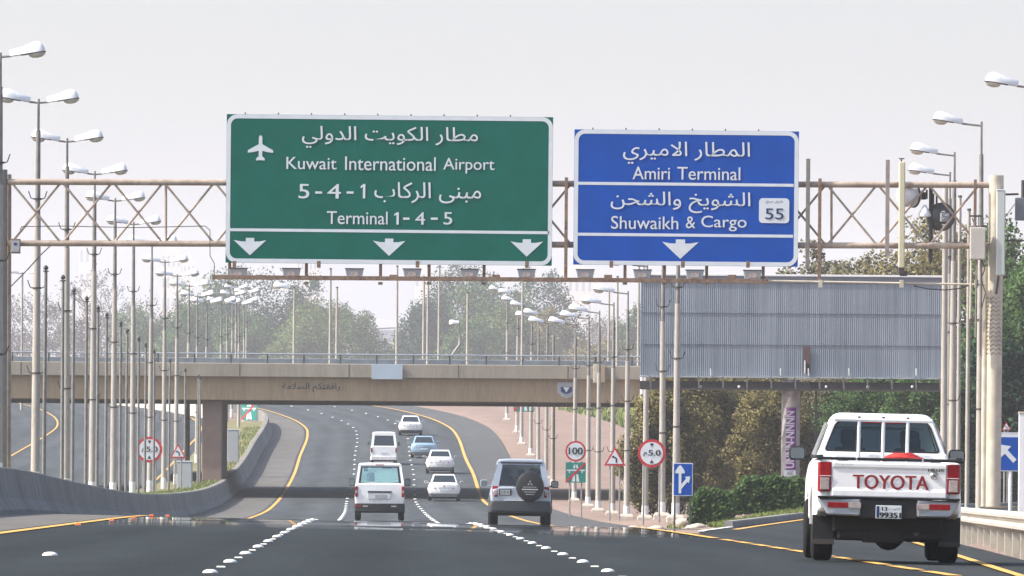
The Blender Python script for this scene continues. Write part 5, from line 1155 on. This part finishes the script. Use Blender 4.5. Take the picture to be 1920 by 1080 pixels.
for s in (-1, 1):
    wheel(vn, s*.83, .95, .335, .23); wheel(vn, s*.83, 3.95, .335, .23); mirror(vn, s*1.08, 3.7, 1.30, .22, .26, black_pl)
    l = MB().box(min(s*.835,s*.945), max(s*.835,s*.945), .0, .2, .80, 1.16).build('tail_light', redlens, vn, .02); MB().box(min(s*.85,s*.93), max(s*.85,s*.93), -.012, -.001, .93, 1.02).build('clear_lens', clearlens, l)
    MB().box(min(s*.44,s*.64), max(s*.44,s*.64), -.105, -.092, .46, .51).build('reflector', clearlens, vn)
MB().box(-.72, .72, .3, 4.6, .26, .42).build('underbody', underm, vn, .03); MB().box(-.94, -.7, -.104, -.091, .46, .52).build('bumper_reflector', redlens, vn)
# ---- minibus farther on
mn = thing('minibus', 'small white minibus with a dark rear window ahead of the van', 'minibus', (-8.3, 552, rz(552, -8.3)+.02)); mn.rotation_euler = (R(1.2), 0, hd(552))
st = [(.03,.80,.84,.82,.46,.8,1.18),(.1,.83,.86,.84,.40,.8,1.2),(3.8,.83,.86,.84,.38,.8,1.2),(4.5,.78,.8,.72,.42,.75,1.0)]
lower_body(st, .04).build('body', white_paint, mn, .012, 40)
fr = cabin(mn, white_paint, dglass, (.84, .08, 4.1, 1.18), (.73, .24, 3.5, 2.02), rear=(.1,.1,.04,.16), sides=(.04,.04,.06,.2), bpillars=(.3,.65), crown=.06); fr.build('cabin_frame', white_paint, mn, .012)
for s in (-1, 1):
    wheel(mn, s*.74, .95, .32, .2); wheel(mn, s*.74, 3.4, .32, .2); mirror(mn, s*.98, 3.5, 1.3, .16, .24)
    MB().box(min(s*.74,s*.85), max(s*.74,s*.85), .0, .16, .78, 1.08).build('tail_light', redlens, mn, .02)
MB().box(-.22, .22, .0, .03, .70, .82).build('number_plate', sign_white, mn); MB().loft([[(-w,y,.30),(w,y,.30),(w,y,.54),(-w,y,.54)] for y, w in ((-.06,.80),(.2,.88))]).build('bumper', white_paint, mn, .02); MB().box(-.64, .64, .3, 4.2, .22, .4).build('underbody', underm, mn)

# ------------------------------------------------------------------ raised lane dots and road studs
dot0 = thing('lane_dot', 'x', 'lane dot', group='raised white dots of the lane lines')
MB().lathe([(.085,0),(.082,.012),(.066,.028),(.034,.038),(.004,.040)], n=14).build('dome', mat('ceramic_white', (.70,.69,.66), .4, 0, .22, 25), dot0, smooth=60)
flat0 = thing('lane_stud', 'x', 'road stud', group='flat white studs between the lane dots')
MB().hexa([(-.055,-.05,0),(.055,-.05,0),(.055,.05,0),(-.055,.05,0)], [(-.045,-.03,.016),(.045,-.03,.016),(.045,.03,.016),(-.045,.03,.016)]).build('body', mat('worn_white', (.50,.50,.47), .6, 0, .2, 12), flat0)
first = [True, True]
def put(src, idx, X, Y, label, sc=1.0):
    loc = (X, Y, rz(Y, X) + .001)
    if first[idx]: first[idx] = False; src.location = loc; src['label'] = label; src.scale = (sc, sc, sc)
    else: dup(src, loc, label, (sc, sc, sc))
rnd = random.Random(3)
for u, side in ((-7.4, 'median'), (-3.7, 'verge')):
    k = 0
    for i, Y in enumerate(frange(73.6, 330, 10.0)[:-1]):
        k += 1
        put(dot0, 0, rx(Y)+u, Y, 'white raised dot of the lane line nearer the %s, %s from the near end' % (side, nth(k)), .80 if Y < 250 else 1.0)
        put(flat0, 1, rx(Y+5)+u, Y+5, 'flat white stud after the %s dot of the lane line nearer the %s' % (nth(k), side), .8)
    for Y in frange(336, 760, 12.0)[:-1]:
        k += 1; put(dot0, 0, rx(Y)+u, Y, 'white raised dot of the lane line nearer the %s, %s from the near end' % (side, nth(k)), 1.15)
for j, px in enumerate((75,)):
    X = -4.65; Y = 86; put(dot0, 0, X, Y, 'single stray white dot in the lane beside the median', .95)
st0 = thing('road_stud', 'x', 'road stud', group='orange studs along the yellow line'); MB().hexa([(-.09,-.06,0),(.09,-.06,0),(.09,.06,0),(-.09,.06,0)], [(-.07,-.03,.07),(.07,-.03,.07),(.07,.03,.07),(-.07,.03,.07)]).build('body', orange_lens, st0, .008)
for i, Y in enumerate((140, 158, 172, 186, 200, 214)):
    X = rx(Y)-11.1+.25; lab = 'orange road stud along the yellow line by the barrier, %s from the near end' % nth(i+1)
    if i == 0: st0.location = (X, Y, rz(Y, X)+.01); st0['label'] = lab; st0.scale = (.55,.55,.5)
    else: dup(st0, (X, Y, rz(Y, X)+.01), lab, (.55,.55,.5))
gk = MB()  # low white blocks added to imitate the pale mirage streak
for k in range(9):
    xa, xb = 1045+k*31, 1045+k*31+26
    p, q = P(xa, 986, 228), P(xb, 986, 228); za, zb = ground_z(228, p.x), ground_z(228, q.x)
    gk.hexa([(p.x,227.9,za-.1),(q.x,227.9,zb-.1),(q.x,228.1,zb-.1),(p.x,228.1,za-.1)], [(p.x,227.92,za+.10),(q.x,227.92,zb+.10),(q.x,228.08,zb+.10),(p.x,228.08,za+.10)])
tag(gk.build('mirage_streak', white_pole), kind='structure')
# rocks on the verge
def rock(seed, s, loc, label):
    rnd = random.Random(seed); b = bmesh.new(); bmesh.ops.create_icosphere(b, subdivisions=3, radius=1)
    for v in b.verts:
        n = v.co.normalized(); f = 1 + .16*math.sin(3*n.x+seed)+.13*math.sin(4*n.y+2*seed)+.12*math.cos(5*n.z+seed) + rnd.uniform(-.02,.02)
        v.co = Vector((n.x*f*s, n.y*f*s*.8, n.z*f*s*.55))
    me = bpy.data.meshes.new('boulder'); b.to_mesh(me); b.free(); me.materials.append(rock_m); me.polygons.foreach_set('use_smooth', [True]*len(me.polygons))
    o = bpy.data.objects.new('boulder', me); COL.objects.link(o); o.location = loc; o.rotation_euler = (0, 0, seed); return tag(o, label, 'rock', 'pale rocks on the verge')
for i, (px, py, Y, r) in enumerate([(1088, 952, 300, .34), (1112, 958, 285, .3), (1140, 966, 280, .42), (1160, 968, 275, .3), (1180, 970, 290, .5), (1203, 966, 285, .36), (1225, 970, 268, .48), (1243, 968, 265, .4), (1262, 966, 266, .3), (1285, 968, 268, .5), (1303, 972, 255, .28), (1100, 972, 262, .25), (1125, 980, 252, .26), (1066, 968, 272, .28)]):
    X = P(px, py, Y).x; rock(i+2, r, (X, Y, ground_z(Y, X)+r*.12), 'pale rounded rock on the sandy verge, %s counted from the silver off-road car' % nth(i+1))

# ------------------------------------------------------------------ vegetation
def tp(px, Y): X = P(px, 900, Y).x; return X
# dry bushes under the billboard
for i, (px, ptop, Y, wpx, lf, lab) in enumerate([
    (1240, 735, 372, 80, leaf_olive, 'olive bush at the verge end of the thicket under the billboard'), (1310, 690, 384, 130, leaf_olive, 'wide olive brown bush under the billboard left of its column'),
    (1395, 680, 396, 140, leaf_olive, 'dark green bush under the billboard next to its column'), (1450, 735, 372, 110, leaf_olive, 'low olive bush in front of the darker bush beside the column'),
    (1545, 690, 392, 120, leaf_pale, 'brownish olive bush on the pickup side of the billboard column'), (1640, 680, 378, 150, leaf_mid, 'bright green bush seen over the pickup roof'), (1735, 690, 372, 120, leaf_mid, 'green bush behind the poles beside the pickup'), (1820, 700, 384, 120, leaf_dark, 'dark bush behind the big gantry column')]):
    s = Y/F; X = tp(px, Y); gzv = ground_z(Y, X); top = P(px, ptop, Y).z; h = top-gzv
    tree('roadside_bush', lab, 'bush', (X, Y, gzv-.1), 11+i, wpx*s/2*1.75, h*1.02, 0.0, lf, None, 240, 240, .13, 'bushes behind the billboard', .2, .24, .08, .8)
for i, (px, Y, wpx, h, lab) in enumerate([(1335, 266, 70, .95, 'clipped dark green hedge block nearer the blue lane sign'), (1449, 270, 138, 1.05, 'long clipped dark green hedge block running behind the pickup')]):
    s = Y/F; X = tp(px, Y); rnd = random.Random(40+i); mb = MB(); w = wpx*s/2; gzv = ground_z(Y, X)
    hd_ = thing('clipped_hedge', lab, 'hedge', (X, Y, gzv), 0, 'clipped hedges on the island')
    for k in range(int(9000*w/1.0)):
        x, y, z = rnd.uniform(-1,1), rnd.uniform(-1,1), rnd.uniform(0,1)
        f = rnd.choice((0,1,2,2));
        if f == 0: y = -1
        elif f == 1: x = rnd.choice((-1,1))
        else: z = 1 if rnd.random() < .5 else z
        e = .06*math.sin(x*9+i)+.05*math.sin(x*23); z *= 1 - .30*abs(x)**7; y *= 1 - .25*z**4
        o = Vector((x*w + rnd.gauss(0,.05), y*.55 + rnd.gauss(0,.06), max(.02, z*(h+e) + rnd.gauss(0,.045)))); a = Vector((rnd.gauss(0,1), rnd.gauss(0,1), rnd.gauss(0,1))).normalized(); b = a.orthogonal().normalized(); sz = rnd.uniform(.04,.10)
        mb.add([o-a*sz, o+b*sz*.7, o+a*sz, o-b*sz*.7], [(0,1,2,3)])
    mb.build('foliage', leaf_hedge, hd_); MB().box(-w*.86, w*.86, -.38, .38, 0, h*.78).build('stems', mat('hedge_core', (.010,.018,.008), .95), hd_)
# tall trees behind the billboard and at the right edge
for i, (px, ptop, pbot, Y, wpx, lf, lab) in enumerate([
    (1700, 440, 760, 470, 260, leaf_olive, 'tall olive tree rising behind the billboard by the panel antenna'), (1805, 402, 780, 480, 280, leaf_pale, 'tall olive tree behind the gantry equipment'), (1610, 478, 740, 490, 190, leaf_pale, 'lower olive tree top showing over the billboard'),
    (1905, 425, 930, 410, 240, leaf_mid, 'tall green tree filling the gap past the big gantry column'), (1900, 620, 940, 372, 150, leaf_dark, 'dark green lower tree beyond the guardrail'), (1845, 700, 930, 376, 120, leaf_dark, 'dark green tree directly behind the big gantry column'), (1975, 480, 930, 392, 220, leaf_mid, 'green tree at the frame edge past the radio unit'), (1505, 486, 700, 500, 180, leaf_pale, 'sparse tree top just above the billboard beside the blue sign')]):
    s = Y/F; X = tp(px, Y); gzv = ground_z(Y, X); top = P(px, ptop, Y).z; bot = max(.3, P(px, pbot, Y).z-gzv)
    tree('tall_tree', lab, 'tree', (X, Y, gzv), 60+i, wpx*s/2*1.1, (top-gzv-bot)*1.0, bot, lf, None, 150, 130, .24, 'tall trees by the exit ramp', .15, .25, .22)
# far trees beyond the overpass
FY = 1700
for i, (px, ptop, wpx, lf, lab, dY) in enumerate([
    (392, 545, 130, leaf_mid, 'hazy green tree beyond the overpass behind the cluster of lamp heads', 20), (500, 528, 200, leaf_dark, 'big dark green tree beyond the overpass above the bridge lettering', 0), (575, 560, 110, leaf_dark, 'dark rounded tree next to the big one beyond the overpass', 10),
    (632, 582, 200, leaf_light, 'broad light green tree in the middle beyond the overpass', -60), (560, 620, 140, leaf_light, 'small light green tree in front of the dark tree beyond the overpass', -80), (455, 600, 130, leaf_mid, 'round green tree low behind the lamp cluster', -50),
    (800, 565, 100, leaf_dark, 'dark tree at the open gap end of the far grove', 0), (855, 505, 150, leaf_dark, 'tall dark tree of the far grove under the green sign', 30), (930, 535, 160, leaf_mid, 'green tree of the far grove behind the verge lamps', 20), (1015, 530, 120, leaf_dark, 'dark rounded tree of the far grove under the sign gap', 40),
    (955, 595, 150, leaf_light, 'pale olive tree low in the far grove', -60), (880, 625, 130, leaf_mid, 'low green tree in front of the far grove', -70), (1030, 610, 110, leaf_olive, 'small olive tree low beside the far grove', -40), (1190, 590, 70, leaf_mid, 'green tree just beside the billboard end mast', 0), (340, 600, 120, leaf_mid, 'dim green tree low behind the median lamps', -20), (1120, 640, 120, leaf_olive, 'low olive scrub tree behind the verge lamps', -60), (760, 640, 90, leaf_mid, 'small tree closing the gap above the blank panel', 40), (275, 590, 120, leaf_mid, 'dim green tree low among the median flag poles', 30)]):
    Y = FY+dY; s = Y/F; X = tp(px, Y); top = P(px, ptop, Y).z; gzv = 10.5
    tree('far_tree', lab, 'tree', (X, Y, gzv), 100+i, wpx*s/2*1.2, (top-gzv)*1.06-.6, .6, lf, None, 190, 150, .55, 'far trees beyond the overpass', .2, .27, .3)
for i, (px, ptop, wpx, lab, Y) in enumerate([(60, 520, 120, 'bare greyish tree beyond the overpass next to the gantry column', 900), (140, 462, 170, 'tallest bare mauve tree beyond the overpass', 915), (215, 500, 150, 'bare mauve tree with spread branches behind the median lamps', 905), (100, 560, 120, 'low bare tree in front of the tallest bare one', 880), (300, 545, 120, 'bare grey tree behind the far lamp heads', 925), (1100, 562, 150, 'bare brown tree behind the verge lamps', 900), (1160, 552, 130, 'bare brown tree beside the billboard mast', 915), (1060, 600, 120, 'low bare brown tree between the grove and the mast', 890), (20, 570, 110, 'bare tree cut by the frame edge beyond the overpass', 905)]):
    Y += 1000; X = tp(px, Y); gzv = 10.3; h = P(px, ptop, Y).z-gzv
    bare_tree('bare_tree', lab, (X, Y, gzv), 200+i, h*.98, wpx/110, 'bare trees beyond the overpass', 1900)

# ------------------------------------------------------------------ far buildings in the haze
def tower(label, x0, x1, ptop, Y, m, floors, kind='building', cols=6):
    a, b = P(x0, ptop, Y), P(x1, ptop, Y); cx = (a.x+b.x)/2; w = (b.x-a.x)/2; z0 = 8; H = a.z-z0
    o = thing('tower_block', label, kind, (cx, Y, z0)); MB().box(-w, w, 0, w*1.4, 0, H).build('wall', m, o)
    MB().box(-w*.55, w*.5, w*.3, w*1.0, H+.01, H+3).build('roof', m, o)
    for f in range(floors):
        z = (f+.6)*H/(floors+.4)
        for c in range(cols): MB().box(-w+(c+.28)*2*w/cols, -w+(c+.72)*2*w/cols, -.12, .1, z, z+H/(floors+.4)*.5).build('window', bld_win, o)
    return o
tower('faint cream tower beyond the trees under the airport sign', 556, 602, 470, 6409, bld_cream, 9)
tower('wide pale grey tower in the gap above the bridge panel', 604, 775, 430, 7148, bld_grey, 0)
tower('faint cream tower beside the far grove', 776, 812, 500, 6655, bld_cream, 8, cols=3)
tower('faint cream tower between the two overhead signs', 1052, 1112, 505, 6409, bld_cream, 7, cols=5)
tower('faint pink tower behind the median lamps', 302, 340, 468, 6655, bld_cream, 10, cols=4)
tower('second faint pink tower behind the median lamps, slightly lower', 343, 366, 486, 6902, bld_cream, 9, cols=3)
tower('faint pink block low behind the bare trees', 148, 180, 455, 7148, bld_cream, 9, cols=3)
o = thing('low_hall', 'low white roofed hall in the gap above the bridge panel', 'building', (P(712, 700, 3200).x, 3200, 9)); zt = P(720, 596, 3200).z-9
MB().box(-11, 11, 0, 30, 0, zt-4.6).build('wall', bld_grey, o); MB().box(4, 16, -.6, 20, 0, zt-9).build('annexe', bld_cream, o); MB().prism([(-12, zt-4.59), (12.5, zt-3), (12.5, zt-2), (-3.0, zt), (-12, zt-3.4)], -1.6, 31).build('roof', lampw, o)

# ------------------------------------------------------------------ haze
hz = bpy.data.materials.new('haze_air'); hz.use_nodes = True; n = hz.node_tree.nodes; n.remove(n['Principled BSDF'])
pv = n.new('ShaderNodeVolumePrincipled'); pv.inputs['Color'].default_value = (.93,.95,.985,1); pv.inputs['Density'].default_value = .00016; pv.inputs['Anisotropy'].default_value = .2
hz.node_tree.links.new(pv.outputs[0], n['Material Output'].inputs['Volume'])
tag(MB().box(-6000, 6000, -260, 9000, -3, 240).build('haze', hz), kind='stuff')
